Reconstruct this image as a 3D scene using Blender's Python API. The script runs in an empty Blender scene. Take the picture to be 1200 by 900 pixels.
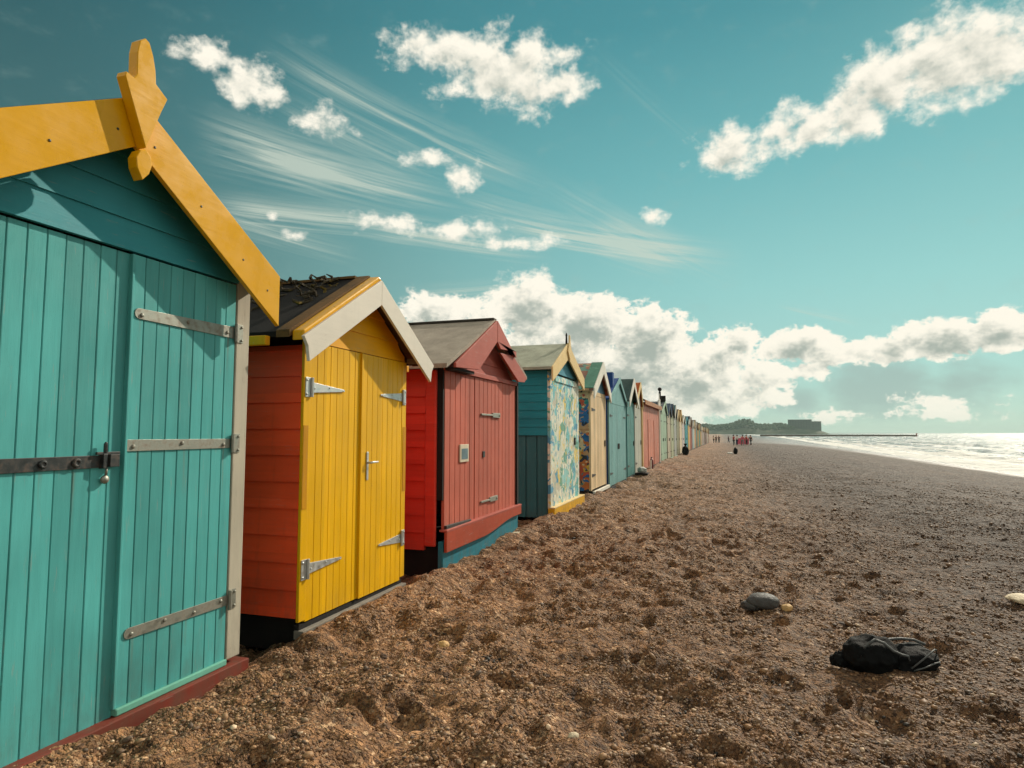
import bpy, bmesh, math, random
import numpy as np
from mathutils import Vector, Matrix

random.seed(7); RNG = np.random.default_rng(7)
S = bpy.context.scene
COL = S.collection
rad = math.radians

# ------------------------------------------------------------------ helpers
def lin(c):
    return tuple(((x/12.92) if x <= .04045 else ((x+.055)/1.055)**2.4) for x in [v/255. for v in c])

class MB:
    """collects shapes; build() links them as one mesh object"""
    def __init__(s): s.v=[]; s.f=[]; s.m=[]
    def add(s, vs, fs, m=0):
        n=len(s.v); s.v += [tuple(p) for p in vs]
        for f in fs: s.f.append(tuple(i+n for i in f)); s.m.append(m)
    def box(s,x0,x1,y0,y1,z0,z1,m=0):
        s.add([(x0,y0,z0),(x1,y0,z0),(x1,y1,z0),(x0,y1,z0),(x0,y0,z1),(x1,y0,z1),(x1,y1,z1),(x0,y1,z1)],
              [(0,3,2,1),(4,5,6,7),(0,1,5,4),(1,2,6,5),(2,3,7,6),(3,0,4,7)],m)
    def prism_x(s,poly,x0,x1,m=0):           # poly of (y,z)
        n=len(poly)
        s.add([(x0,y,z) for y,z in poly]+[(x1,y,z) for y,z in poly],
              [tuple(range(n))[::-1],tuple(range(n,2*n))]+[(i,(i+1)%n,n+(i+1)%n,n+i) for i in range(n)],m)
    def prism_z(s,poly,z0,z1,m=0):           # poly of (x,y)
        n=len(poly)
        s.add([(x,y,z0) for x,y in poly]+[(x,y,z1) for x,y in poly],
              [tuple(range(n))[::-1],tuple(range(n,2*n))]+[(i,(i+1)%n,n+(i+1)%n,n+i) for i in range(n)],m)
    def tube(s,pts,r,n=8,m=0):
        pts=[Vector(p) for p in pts]; rs=r if isinstance(r,(list,tuple)) else [r]*len(pts)
        vs=[];k=len(pts)
        for i,p in enumerate(pts):
            t=(pts[min(i+1,k-1)]-pts[max(i-1,0)]).normalized()
            a=Vector((0,0,1)) if abs(t.z)<.9 else Vector((1,0,0))
            u=t.cross(a).normalized(); w=t.cross(u)
            for j in range(n):
                th=2*math.pi*j/n; vs.append(p+(u*math.cos(th)+w*math.sin(th))*rs[i])
        fs=[(i*n+j,i*n+(j+1)%n,(i+1)*n+(j+1)%n,(i+1)*n+j) for i in range(k-1) for j in range(n)]
        fs+=[tuple(range(n))[::-1],tuple(range((k-1)*n,k*n))]
        s.add(vs,fs,m)
    def lathe(s,prof,c=(0,0,0),axis='z',n=14,m=0):    # prof of (r,h)
        vs=[]
        for r,h in prof:
            for j in range(n):
                a=2*math.pi*j/n; x,y,z=r*math.cos(a),r*math.sin(a),h
                if axis=='x': x,y,z=z,x,y
                if axis=='y': x,y,z=y,z,x
                vs.append((x+c[0],y+c[1],z+c[2]))
        k=len(prof)
        s.add(vs,[(i*n+j,i*n+(j+1)%n,(i+1)*n+(j+1)%n,(i+1)*n+j) for i in range(k-1) for j in range(n)]
              +[tuple(range(n))[::-1],tuple(range((k-1)*n,k*n))],m)
    def bolt(s,x,y,z,r=.011,h=.008,m=0):
        s.lathe([(r,0),(r*.95,h*.5),(r*.6,h*.9),(r*.05,h)],(x,y,z),'x',10,m)
    def shift(s,dx=0,dy=0,dz=0):
        s.v=[(x+dx,y+dy,z+dz) for x,y,z in s.v]
    def build(s,name,mats,parent=None,bevel=0,smooth=False,auto=False,off=None):
        me=bpy.data.meshes.new(name)
        if parent is not None:
            r=parent
            while r.parent is not None: r=r.parent
            o0=r.matrix_basis.translation
            v=[(a-o0.x,b-o0.y,c-o0.z) for a,b,c in s.v]
        else: v=s.v
        me.from_pydata(v,[],s.f)
        if not isinstance(mats,(list,tuple)): mats=[mats]
        for m in mats: me.materials.append(m)
        me.polygons.foreach_set('material_index',s.m)
        bm=bmesh.new(); bm.from_mesh(me); bmesh.ops.recalc_face_normals(bm,faces=bm.faces); bm.to_mesh(me); bm.free()
        if smooth or auto: me.polygons.foreach_set('use_smooth',[True]*len(me.polygons))
        o=bpy.data.objects.new(name,me); COL.objects.link(o)
        if parent is not None: o.parent=parent
        if auto:
            me.set_sharp_from_angle(angle=rad(40))
        if bevel:
            b=o.modifiers.new('bevel','BEVEL'); b.width=bevel; b.segments=2; b.limit_method='ANGLE'; b.angle_limit=rad(35)
        return o

def tag(o,label=None,cat=None,group=None,kind=None):
    if label: o['label']=label
    if cat: o['category']=cat
    if group: o['group']=group
    if kind: o['kind']=kind
    return o

def empty(name,loc,label,cat,group=None):
    o=bpy.data.objects.new(name,None); COL.objects.link(o); o.location=loc; o.empty_display_size=.2
    return tag(o,label,cat,group)

# ------------------------------------------------------------------ materials
class NT:
    def __init__(s,name):
        s.mat=bpy.data.materials.new(name); s.mat.use_nodes=True; s.t=s.mat.node_tree; s.n=s.t.nodes; s.l=s.t.links
        s.bsdf=s.n['Principled BSDF']; s.out=s.n['Material Output']
    def new(s,t,**kw):
        nd=s.n.new(t)
        for k,v in kw.items(): setattr(nd,k,v)
        return nd
    def link(s,a,b): s.l.new(a,b)
    def setin(s,sock,v):
        if hasattr(v,'is_linked'): s.link(v,sock)
        elif isinstance(v,(tuple,list)) and len(v)==3 and sock.type=='RGBA': sock.default_value=(*v,1)
        else: sock.default_value=v
    def math(s,op,a,b=0.,clamp=False):
        nd=s.new('ShaderNodeMath',operation=op,use_clamp=clamp); s.setin(nd.inputs[0],a); s.setin(nd.inputs[1],b); return nd.outputs[0]
    def mix(s,f,a,b,mode='MIX'):
        nd=s.new('ShaderNodeMix',data_type='RGBA',blend_type=mode); s.setin(nd.inputs[0],f); s.setin(nd.inputs[6],a); s.setin(nd.inputs[7],b); return nd.outputs[2]
    def noise(s,vec,scale,detail=4,rough=.55,dist=0,col=False):
        nd=s.new('ShaderNodeTexNoise'); s.setin(nd.inputs['Vector'],vec); nd.inputs['Scale'].default_value=scale; nd.inputs['Detail'].default_value=detail
        nd.inputs['Roughness'].default_value=rough; nd.inputs['Distortion'].default_value=dist
        return nd.outputs['Color' if col else 'Fac']
    def voro(s,vec,scale,out='Color',feature='F1',rand=1.):
        nd=s.new('ShaderNodeTexVoronoi',feature=feature); s.setin(nd.inputs['Vector'],vec); nd.inputs['Scale'].default_value=scale; nd.inputs['Randomness'].default_value=rand
        return nd.outputs[out]
    def maprange(s,v,a,b,c=0.,d=1.,smooth=False):
        nd=s.new('ShaderNodeMapRange'); nd.interpolation_type='SMOOTHSTEP' if smooth else 'LINEAR'
        s.setin(nd.inputs[0],v)
        for i,x in enumerate((a,b,c,d)): s.setin(nd.inputs[i+1],x)
        return nd.outputs[0]
    def ramp(s,v,stops,interp='LINEAR'):
        nd=s.new('ShaderNodeValToRGB'); nd.color_ramp.interpolation=interp
        e=nd.color_ramp.elements
        while len(e)<len(stops): e.new(.5)
        for i,(p,c) in enumerate(stops): e[i].position=p; e[i].color=(*c,1)
        s.setin(nd.inputs[0],v); return nd.outputs[0]
    def coord(s,which='Object'): return s.new('ShaderNodeTexCoord').outputs[which]
    def vscale(s,vec,sc):
        nd=s.new('ShaderNodeVectorMath',operation='MULTIPLY'); s.setin(nd.inputs[0],vec); nd.inputs[1].default_value=sc; return nd.outputs[0]
    def sep(s,vec):
        nd=s.new('ShaderNodeSeparateXYZ'); s.setin(nd.inputs[0],vec); return nd.outputs
    def bump(s,h,strength=.3,dist=.01,normal=None):
        nd=s.new('ShaderNodeBump'); nd.inputs['Strength'].default_value=strength; nd.inputs['Distance'].default_value=dist; s.setin(nd.inputs['Height'],h)
        if normal is not None: s.link(normal,nd.inputs['Normal'])
        return nd.outputs[0]

def paint(name,srgb,rough=.42,var=.25,grain='z',board=None,wear=.25,weartint=(.35,.33,.29),dirt=.35,coat=0.,seed=0,baxis='y',rust=None):
    """weathered gloss paint on timber; grain runs along the given axis"""
    m=NT(name); c=lin(srgb); co=m.coord()
    mp=m.new('ShaderNodeVectorMath',operation='ADD'); m.link(co,mp.inputs[0]); mp.inputs[1].default_value=(seed*3.1,seed*1.7,seed*.9); co2=mp.outputs[0]
    sc={'z':(14,14,1.2),'y':(14,1.2,14),'x':(1.2,14,14)}[grain]
    g=m.noise(m.vscale(co2,sc),2.4,5,.6)
    big=m.noise(co2,1.6,3,.5)
    v=m.maprange(big,.25,.75,1-var*.6,1+var*.5)
    v=m.math('MULTIPLY',v,m.maprange(g,.25,.75,1-var*.35,1+var*.3))
    if board:
        comp=m.sep(co)[{'x':0,'y':1,'z':2}[baxis]]
        cell=m.math('FLOOR',m.math('DIVIDE',m.math('ADD',comp,board[1]),board[0]))
        wn=m.new('ShaderNodeTexWhiteNoise',noise_dimensions='1D'); m.link(m.math('ADD',cell,seed*7.3+.5),wn.inputs['W'])
        v=m.math('MULTIPLY',v,m.maprange(wn.outputs['Value'],0,1,1-var*.55,1+var*.45))
    base=m.mix(1.,c,(1,1,1)); 
    hs=m.new('ShaderNodeVectorMath',operation='SCALE'); hs.inputs[0].default_value=c; m.link(v,hs.inputs['Scale'])
    base=hs.outputs[0]
    # sun-bleached patches, chips of bare timber, grime rising from the beach
    chip=m.noise(m.vscale(co2,tuple(k*.5 for k in sc)),9,6,.68)
    chipf=m.math('MULTIPLY',m.maprange(chip,.615,.665),wear*2.2,True)
    base=m.mix(chipf,base,weartint)
    zz=m.sep(m.new('ShaderNodeNewGeometry').outputs['Position'])[2]
    gr=m.math('MULTIPLY',m.maprange(zz,.55,.0),m.maprange(m.noise(m.vscale(co2,(5,5,2)),2.2,6,.65),.38,.68),True)
    base=m.mix(m.math('MULTIPLY',gr,dirt,True),base,(.10,.075,.05))
    streak=m.maprange(m.noise(m.vscale(co2,(9,9,.5)),2.0,5,.6),.56,.75)
    base=m.mix(m.math('MULTIPLY',streak,dirt*.45,True),base,(c[0]*.45+.01,c[1]*.45+.01,c[2]*.45+.01))
    if rust:
        _,py,pz=m.sep(co); tot=0.
        for ry,rz_,rl in rust:
            a=m.math('DIVIDE',m.math('SUBTRACT',py,ry),.011); a=m.math('SUBTRACT',1.,m.math('MULTIPLY',a,a),True)
            b_=m.math('MULTIPLY',m.math('LESS_THAN',pz,rz_),m.maprange(pz,rz_-rl,rz_,0,1))
            tot=m.math('ADD',m.math('MULTIPLY',a,b_),tot)
        base=m.mix(m.math('MULTIPLY',m.math('MULTIPLY',tot,m.maprange(m.noise(m.vscale(co,(30,60,3)),1.,4,.6),.35,.65)),.55,True),base,(.20,.11,.055))
    m.link(base,m.bsdf.inputs['Base Color'])
    r=m.maprange(m.noise(co2,5,4,.6),.3,.7,rough-.09,rough+.14)
    m.link(m.math('ADD',r,m.math('MULTIPLY',chipf,.3)),m.bsdf.inputs['Roughness'])
    m.bsdf.inputs['Specular IOR Level'].default_value=.22
    if coat: m.bsdf.inputs['Coat Weight'].default_value=coat; m.bsdf.inputs['Coat Roughness'].default_value=.12
    fine=m.noise(m.vscale(co2,sc),9,4,.6)
    h=m.math('ADD',m.math('MULTIPLY',g,.7),m.math('ADD',m.math('MULTIPLY',fine,.25),m.math('MULTIPLY',chipf,-.5)))
    m.link(m.bump(h,.22,.006),m.bsdf.inputs['Normal'])
    return m.mat

def simple(name,srgb,rough=.8,var=.3,scale=8,metal=0.,bump=.3,bd=.01,spec=.4):
    m=NT(name); c=lin(srgb); co=m.coord()
    n=m.noise(co,scale,6,.62)
    hs=m.new('ShaderNodeVectorMath',operation='SCALE'); hs.inputs[0].default_value=c; m.link(m.maprange(n,.25,.75,1-var,1+var),hs.inputs['Scale'])
    m.link(hs.outputs[0],m.bsdf.inputs['Base Color']); m.bsdf.inputs['Roughness'].default_value=rough; m.bsdf.inputs['Metallic'].default_value=metal
    m.bsdf.inputs['Specular IOR Level'].default_value=spec
    if bump: m.link(m.bump(m.noise(co,scale*5,5,.6),bump,bd),m.bsdf.inputs['Normal'])
    return m.mat

def steel(name,srgb=(165,163,155),rough=.42,rust=.35):
    m=NT(name); co=m.coord(); n=m.noise(co,26,6,.65)
    base=m.mix(m.math('MULTIPLY',m.maprange(n,.5,.68),rust,True),lin(srgb),(.16,.085,.045))
    m.link(base,m.bsdf.inputs['Base Color'])
    m.link(m.maprange(n,.45,.7,.85,.25),m.bsdf.inputs['Metallic']); m.link(m.maprange(n,.3,.7,rough-.08,rough+.3),m.bsdf.inputs['Roughness'])
    m.link(m.bump(m.noise(co,90,4,.6),.3,.002),m.bsdf.inputs['Normal']); return m.mat

def felt(name,srgb,debris=None,rough=.92):
    m=NT(name); co=m.coord(); c=lin(srgb)
    n=m.noise(co,3,5,.6); g=m.noise(co,140,2,.5)
    v=m.math('MULTIPLY',m.maprange(n,.3,.7,.75,1.25),m.maprange(g,.3,.7,.7,1.3))
    hs=m.new('ShaderNodeVectorMath',operation='SCALE'); hs.inputs[0].default_value=c; m.link(v,hs.inputs['Scale']); b=hs.outputs[0]
    if debris: b=m.mix(m.maprange(m.noise(co,7,6,.7),.56,.66),b,lin(debris))
    m.link(b,m.bsdf.inputs['Base Color']); m.bsdf.inputs['Roughness'].default_value=rough; m.bsdf.inputs['Specular IOR Level'].default_value=.25
    m.link(m.bump(m.math('ADD',g,m.math('MULTIPLY',n,2.)),.5,.006),m.bsdf.inputs['Normal']); return m.mat

# ------------------------------------------------------------------ noise on arrays
def vhash(ix,iy,seed):
    h=(ix.astype(np.int64)*374761393+iy.astype(np.int64)*668265263+seed*1442695041)&0xffffffff
    h=((h^(h>>13))*1274126177)&0xffffffff; h=h^(h>>16)
    return (h&0xffffff)/float(0xffffff)
def vnoise(x,y,seed=0):
    ix=np.floor(x);iy=np.floor(y);fx=x-ix;fy=y-iy
    fx=fx*fx*fx*(fx*(fx*6-15)+10);fy=fy*fy*fy*(fy*(fy*6-15)+10)
    a=vhash(ix,iy,seed);b=vhash(ix+1,iy,seed);c=vhash(ix,iy+1,seed);d=vhash(ix+1,iy+1,seed)
    return (a+(b-a)*fx)*(1-fy)+(c+(d-c)*fx)*fy
def fbm(x,y,seed=0,o=4,g=.5):
    s=0;a=1;t=0
    for i in range(o):
        s=s+a*vnoise(x*2**i+i*17.3,y*2**i-i*9.1,seed+i);t+=a;a*=g
    return s/t

# ------------------------------------------------------------------ camera, sun, world
SUN_AZ,SUN_EL=24.,32.
cam=bpy.data.cameras.new('camera'); camo=bpy.data.objects.new('camera',cam); COL.objects.link(camo)
camo.location=(0,0,1.5); camo.rotation_euler=(rad(90+4.346),0,rad(18.04)); cam.sensor_width=36; cam.lens=22.5; cam.clip_start=.05; cam.clip_end=60000
S.camera=camo
sl=bpy.data.lights.new('sun','SUN'); sl.energy=4.2; sl.angle=rad(.5); sl.color=(1,.90,.74)
so=bpy.data.objects.new('sun',sl); COL.objects.link(so)
sd=Vector((math.cos(rad(SUN_EL))*math.sin(rad(SUN_AZ)),math.cos(rad(SUN_EL))*math.cos(rad(SUN_AZ)),math.sin(rad(SUN_EL))))
so.rotation_euler=sd.to_track_quat('Z','Y').to_euler(); so.location=sd*80

CUMULUS=[(-18.84,30.48,6.74,2.76,1.00),(-23.61,31.58,5.96,1.66,0.90),(-26.76,32.00,3.14,1.29,0.80),(-16.45,29.04,2.53,1.98,0.90),(-13.68,29.42,3.14,1.48,0.90),(17.31,26.30,4.96,3.14,1.10),(13.35,25.94,3.35,2.66,1.00),(10.89,24.45,3.06,2.32,1.00),(8.06,24.10,3.10,1.92,0.85),(5.76,23.88,2.46,1.72,0.75),(1.49,23.03,3.15,1.92,0.95),(19.90,26.08,3.76,3.05,1.00),(-41.31,27.63,2.32,1.75,0.80),(-39.78,26.74,1.94,0.96,0.70),(-44.66,28.91,2.21,1.12,0.65),(-35.08,25.59,2.19,1.13,0.60),(-22.35,22.24,2.04,1.16,0.70),(-5.21,18.62,0.96,0.70,0.80),(-37.18,16.43,0.98,0.62,0.70),(-29.60,18.07,2.88,0.98,0.70),(-25.86,23.54,2.33,0.67,0.50),(-22.71,17.79,3.74,0.93,0.65),(-17.65,16.75,3.89,0.73,0.60),(-38.94,17.62,0.69,0.47,0.60),(-24.97,10.96,3.99,1.64,0.90),(-21.12,9.29,3.47,2.26,0.80),(-16.50,11.03,4.00,3.14,1.00),(-11.13,9.46,4.66,3.14,1.00),(-5.76,7.98,4.19,3.33,1.10),(-14.97,6.63,6.82,3.79,1.00),(-7.43,5.02,7.89,3.75,1.00),(-2.00,4.18,4.82,3.30,0.90),(0.50,6.66,2.72,2.16,0.75),(6.19,7.10,3.24,1.39,0.85),(1.91,8.03,1.62,1.14,0.70),(8.67,6.28,2.98,1.09,0.80),(16.40,7.00,4.22,1.51,1.00),(19.94,7.35,2.76,1.50,1.00),(12.54,6.51,3.04,1.12,0.85),(3.84,4.74,3.54,1.28,0.75),(0.41,2.82,5.32,1.45,0.80),(6.44,5.00,2.79,0.83,0.50),(15.93,2.21,2.85,0.80,0.30),(8.32,1.36,2.2,0.5,0.28),(16.15,1.26,2.84,0.43,0.30)]
GREY=[(11.84,3.44,5.43,3.31,1.00),(5.73,2.58,4.33,2.10,0.70),(17.28,3.55,3.88,3.11,0.60),(-7.43,5.02,9.93,4.49,0.80)]
CIRRUS=[(-38.63,29.86,-14.91,21.71,0.98,0.50),(-14.91,21.71,1.35,12.70,0.98,0.25),(-38.52,26.57,-24.30,21.97,0.70,0.40),(-44.45,23.74,-22.73,20.28,1.35,0.62),(-22.73,20.28,-10.29,17.33,0.98,0.40),(-44.41,22.82,-31.91,21.85,1.5,0.35),(-43.60,18.17,-28.85,18.11,0.84,0.70),(-31.09,17.97,-14.93,16.22,0.84,0.70),(-18.04,18.42,1.40,14.80,0.84,0.80),(-10.12,31.57,1.59,21.58,0.45,0.10),(-10.29,17.69,-2.85,15.13,1.40,0.50),(4.99,10.53,10.87,8.62,0.21,0.45),(-44.21,17.43,-31.78,15.23,0.70,0.35),(-27.25,12.16,-14.94,13.42,0.56,0.30)]

class GN(NT):
    def __init__(s,tree): s.t=tree; s.n=tree.nodes; s.l=tree.links

def build_world():
    w=bpy.data.worlds.new('World'); S.world=w; w.use_nodes=True
    m=GN(w.node_tree); bg=m.n['Background']; out=m.n['World Output']
    # group: cloud density at a (azimuth, elevation) in degrees; D with ragged edges, E smooth for the shading
    g=bpy.data.node_groups.new('cloud_density','ShaderNodeTree')
    g.interface.new_socket('P',in_out='INPUT',socket_type='NodeSocketVector')
    for nm in 'DEA': g.interface.new_socket(nm,in_out='OUTPUT',socket_type='NodeSocketFloat')
    k=GN(g); gi=k.new('NodeGroupInput'); go=k.new('NodeGroupOutput'); P=gi.outputs[0]
    wob=k.noise(P,.35,2,.5,0,True)
    wv=k.new('ShaderNodeVectorMath',operation='MULTIPLY_ADD'); k.link(wob,wv.inputs[0]); wv.inputs[1].default_value=(2.0,1.2,0)
    ad=k.new('ShaderNodeVectorMath',operation='ADD'); k.link(P,ad.inputs[0]); ad.inputs[1].default_value=(-1.,-.6,0); k.link(ad.outputs[0],wv.inputs[2])
    Q=wv.outputs[0]; acc=None
    for a,e,ra,re,wt in CUMULUS:
        nd=k.new('ShaderNodeVectorMath',operation='MULTIPLY_ADD'); k.link(Q,nd.inputs[0]); nd.inputs[1].default_value=(1/ra,1/re,0); nd.inputs[2].default_value=(-a/ra,-e/re,0)
        ln=k.new('ShaderNodeVectorMath',operation='LENGTH'); k.link(nd.outputs[0],ln.inputs[0])
        f=k.new('ShaderNodeMath',operation='MULTIPLY_ADD'); k.link(ln.outputs['Value'],f.inputs[0]); f.inputs[1].default_value=-wt; f.inputs[2].default_value=wt
        if acc is None: acc=f.outputs[0]
        else:
            mx=k.new('ShaderNodeMath',operation='SMOOTH_MAX'); k.link(acc,mx.inputs[0]); k.link(f.outputs[0],mx.inputs[1]); mx.inputs[2].default_value=.18; acc=mx.outputs[0]
    sq=k.vscale(P,(1,1.3,1))
    n1=k.noise(sq,.42,9,.60); n2=k.noise(sq,1.0,5,.55)
    bil=k.math('ABSOLUTE',k.math('SUBTRACT',n2,.5))          # billowing noise gives cauliflower edges
    kel=k.sep(P)[1]; upk=k.maprange(kel,11,17,0,1)
    e0=k.math('ADD',k.math('ADD',acc,k.math('MULTIPLY',upk,.10)),k.math('MULTIPLY',k.math('SUBTRACT',n1,.5),k.math('ADD',1.55,k.math('MULTIPLY',upk,.85))))
    d=k.math('ADD',e0,k.math('MULTIPLY',k.math('SUBTRACT',.10,bil),k.math('SUBTRACT',1.0,k.math('MULTIPLY',upk,.5))))
    k.link(k.math('MAXIMUM',d,-2.),go.inputs[0])
    k.link(k.math('MAXIMUM',k.math('ADD',e0,k.math('MULTIPLY',k.math('SUBTRACT',.10,bil),.9)),-.2),go.inputs[1])
    k.link(k.math('ADD',acc,k.math('MULTIPLY',k.math('SUBTRACT',k.noise(sq,.55,3,.5),.5),.9)),go.inputs[2])
    # direction -> degrees
    v=m.coord('Generated'); x,y,z=m.sep(v)
    az=m.math('MULTIPLY',m.math('ARCTAN2',x,y),180/math.pi); el=m.math('MULTIPLY',m.math('ARCSINE',z),180/math.pi)
    cb=m.new('ShaderNodeCombineXYZ'); m.link(az,cb.inputs[0]); m.link(el,cb.inputs[1]); P=cb.outputs[0]
    sdot=m.new('ShaderNodeVectorMath',operation='DOT_PRODUCT'); m.link(v,sdot.inputs[0]); sdot.inputs[1].default_value=tuple(sd); sdot=sdot.outputs['Value']
    # clear sky: Nishita, graded towards the teal of the photograph
    sky=m.new('ShaderNodeTexSky',sky_type='NISHITA'); sky.sun_disc=False; sky.sun_elevation=rad(SUN_EL); sky.sun_rotation=rad(SUN_AZ); sky.altitude=0; sky.air_density=1.; sky.dust_density=.3; sky.ozone_density=1.
    sk=m.mix(1.,sky.outputs[0],SKYTINT,'MULTIPLY')
    gr=m.ramp(m.maprange(el,0,60,0,1),[(p,tuple(c/SKYK for c in lin(cc))) for p,cc in SKYRAMP])
    sc=m.new('ShaderNodeVectorMath',operation='SCALE'); m.link(gr,sc.inputs[0]); m.link(m.math('MULTIPLY',m.maprange(sdot,.30,.97,.30,.98,True),SKYK/.15),sc.inputs['Scale'])
    sk=m.mix(.92,sk,sc.outputs[0])
    sk0=sk
    # behind the camera: unseen broken cloud, added bright to fill the shaded walls, cheap
    nb=m.noise(v,2.3,5,.58); ne=m.maprange(nb,.40,.56,0,1,True)
    back=m.mix(m.math('MULTIPLY',ne,m.maprange(el,1,9,.0,1)),sk0,m.mix(m.maprange(nb,.55,.80),tuple(c*.85 for c in CLOUD_LIT),CLOUD_LIT))
    back=m.mix(m.maprange(el,-2.,-.2,1,0),back,CLOUD_GREY)
    bb=m.new('ShaderNodeBackground'); m.link(back,bb.inputs['Color']); bb.inputs['Strength'].default_value=.15; back=None
    # in front: the clouds of the photograph
    nd0=m.new('ShaderNodeGroup'); nd0.node_tree=g; m.link(P,nd0.inputs[0])
    of=m.new('ShaderNodeVectorMath',operation='ADD'); m.link(P,of.inputs[0]); of.inputs[1].default_value=(.45,.8,0)
    nd1=m.new('ShaderNodeGroup'); nd1.node_tree=g; m.link(of.outputs[0],nd1.inputs[0])
    d0=nd0.outputs[0]
    up=m.maprange(el,11,17,0,1)
    cover=m.maprange(m.math('SUBTRACT',d0,m.math('MULTIPLY',up,.02)),m.math('MULTIPLY',up,-.05),m.math('ADD',.22,m.math('MULTIPLY',up,.46)),0,1,True)
    diff=m.math('MULTIPLY',m.math('SUBTRACT',nd0.outputs[1],nd1.outputs[1]),m.math('ADD',.72,m.math('MULTIPLY',up,-.34)))
    body=m.maprange(nd0.outputs[2],.04,.95,0,1)
    lit=m.math('SUBTRACT',m.math('ADD',m.math('SUBTRACT',.94,m.math('MULTIPLY',up,.16)),diff),m.math('MULTIPLY',body,m.maprange(el,9,17,1.0,.42)))
    lit=m.maprange(lit,0,.80,0,1,True)
    gacc=0.
    for a,e,ra,re,wt in GREY:
        nd=m.new('ShaderNodeVectorMath',operation='MULTIPLY_ADD'); m.link(P,nd.inputs[0]); nd.inputs[1].default_value=(1/ra,1/re,0); nd.inputs[2].default_value=(-a/ra,-e/re,0)
        ln=m.new('ShaderNodeVectorMath',operation='LENGTH'); m.link(nd.outputs[0],ln.inputs[0])
        f=m.math('MULTIPLY',m.math('SUBTRACT',1.05,ln.outputs['Value'],True),wt)
        gacc=m.math('MAXIMUM',f,gacc)
    gf=m.maprange(m.math('ADD',gacc,m.math('MULTIPLY',m.math('SUBTRACT',m.noise(m.vscale(P,(1,1.8,1)),.35,5,.6),.5),1.0)),.02,.75,0,.8,True)
    sk=m.mix(gf,sk,CLOUD_GREY)
    cacc=0.
    for a0,e0,a1,e1,wd,st in CIRRUS:
        dx,dy=a1-a0,e1-e0; L=math.hypot(dx,dy); ux,uy=dx/L,dy/L
        mp=m.new('ShaderNodeVectorMath',operation='SUBTRACT'); m.link(P,mp.inputs[0]); mp.inputs[1].default_value=(a0,e0,0)
        d_=m.new('ShaderNodeVectorMath',operation='DOT_PRODUCT'); m.link(mp.outputs[0],d_.inputs[0]); d_.inputs[1].default_value=(ux,uy,0)
        c_=m.new('ShaderNodeVectorMath',operation='DOT_PRODUCT'); m.link(mp.outputs[0],c_.inputs[0]); c_.inputs[1].default_value=(-uy,ux,0)
        t=d_.outputs['Value']; q=c_.outputs['Value']
        uv=m.new('ShaderNodeCombineXYZ'); m.link(m.math('MULTIPLY',t,.055),uv.inputs[0]); m.link(m.math('MULTIPLY',q,1.7/max(wd,.5)**.5),uv.inputs[1]); uv.inputs[2].default_value=a0
        nz=m.noise(uv.outputs[0],1.0,5,.62,.5)
        qq=m.math('ADD',q,m.math('MULTIPLY',m.math('SUBTRACT',nz,.5),wd*1.8))
        prof=m.math('SUBTRACT',1.,m.math('DIVIDE',m.math('ABSOLUTE',qq),wd*2.0),True)
        ends=m.math('MULTIPLY',m.maprange(t,-L*.10,L*.25,0,1,True),m.maprange(t,L*.60,L*1.10,1,0,True))
        uv2=m.vscale(uv.outputs[0],(1.7,3.4,1.)); nz2=m.noise(uv2,1.0,4,.65,.4)
        fib=m.math('MULTIPLY',m.maprange(nz,.38,.66,.04,1),m.maprange(nz2,.34,.66,.50,1.10))
        f=m.math('MULTIPLY',m.math('MULTIPLY',m.math('POWER',prof,1.25),ends),m.math('MULTIPLY',fib,st*1.7))
        cacc=m.math('ADD',cacc,f)
    sk=m.mix(m.math('MINIMUM',cacc,.72),sk,CLOUD_CIRRUS)
    fin=m.mix(cover,sk,m.mix(lit,CLOUD_DARK,CLOUD_LIT))
    fin=m.mix(m.maprange(el,-2.,-.2,1,0),fin,CLOUD_GREY)
    m.link(fin,bg.inputs['Color']); bg.inputs['Strength'].default_value=.15
    # which of the two skies: a plain test on the direction
    far=m.math('GREATER_THAN',m.math('ABSOLUTE',m.math('ADD',az,12.)),50.)
    hi=m.math('GREATER_THAN',el,38.); lo=m.math('LESS_THAN',el,-3.)
    sel=m.math('MAXIMUM',far,m.math('MAXIMUM',hi,lo))
    mx=m.new('ShaderNodeMixShader'); m.link(sel,mx.inputs[0]); m.link(bg.outputs[0],mx.inputs[1]); m.link(bb.outputs[0],mx.inputs[2]); m.link(mx.outputs[0],out.inputs['Surface'])
    w.cycles.sampling_method='MANUAL'; w.cycles.sample_map_resolution=256

SKYTINT=(.60,.85,.70); SKYK=1.
def E(c,k=.86): return tuple(v*k/.15 for v in lin(c))
SKYRAMP=[(0,(186,212,202)),(.07,(168,209,202)),(.2,(145,201,197)),(.36,(108,176,178)),(.55,(70,142,150)),(1,(38,102,118))]
CLOUD_LIT=E((250,244,228),1.0); CLOUD_DARK=E((174,184,174)); CLOUD_GREY=E((168,192,185)); CLOUD_CIRRUS=E((214,224,208))
build_world()
w=S.view_settings; w.view_transform='Standard'; w.look='None'; w.gamma=1; w.exposure=.10; w.use_curve_mapping=False
S.cycles.use_denoising=True
S.cycles.use_adaptive_sampling=True; S.cycles.adaptive_threshold=.02; S.cycles.adaptive_min_samples=16
S.cycles.max_bounces=4; S.cycles.diffuse_bounces=3; S.cycles.glossy_bounces=2; S.cycles.transmission_bounces=2; S.cycles.sample_clamp_indirect=6

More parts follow.
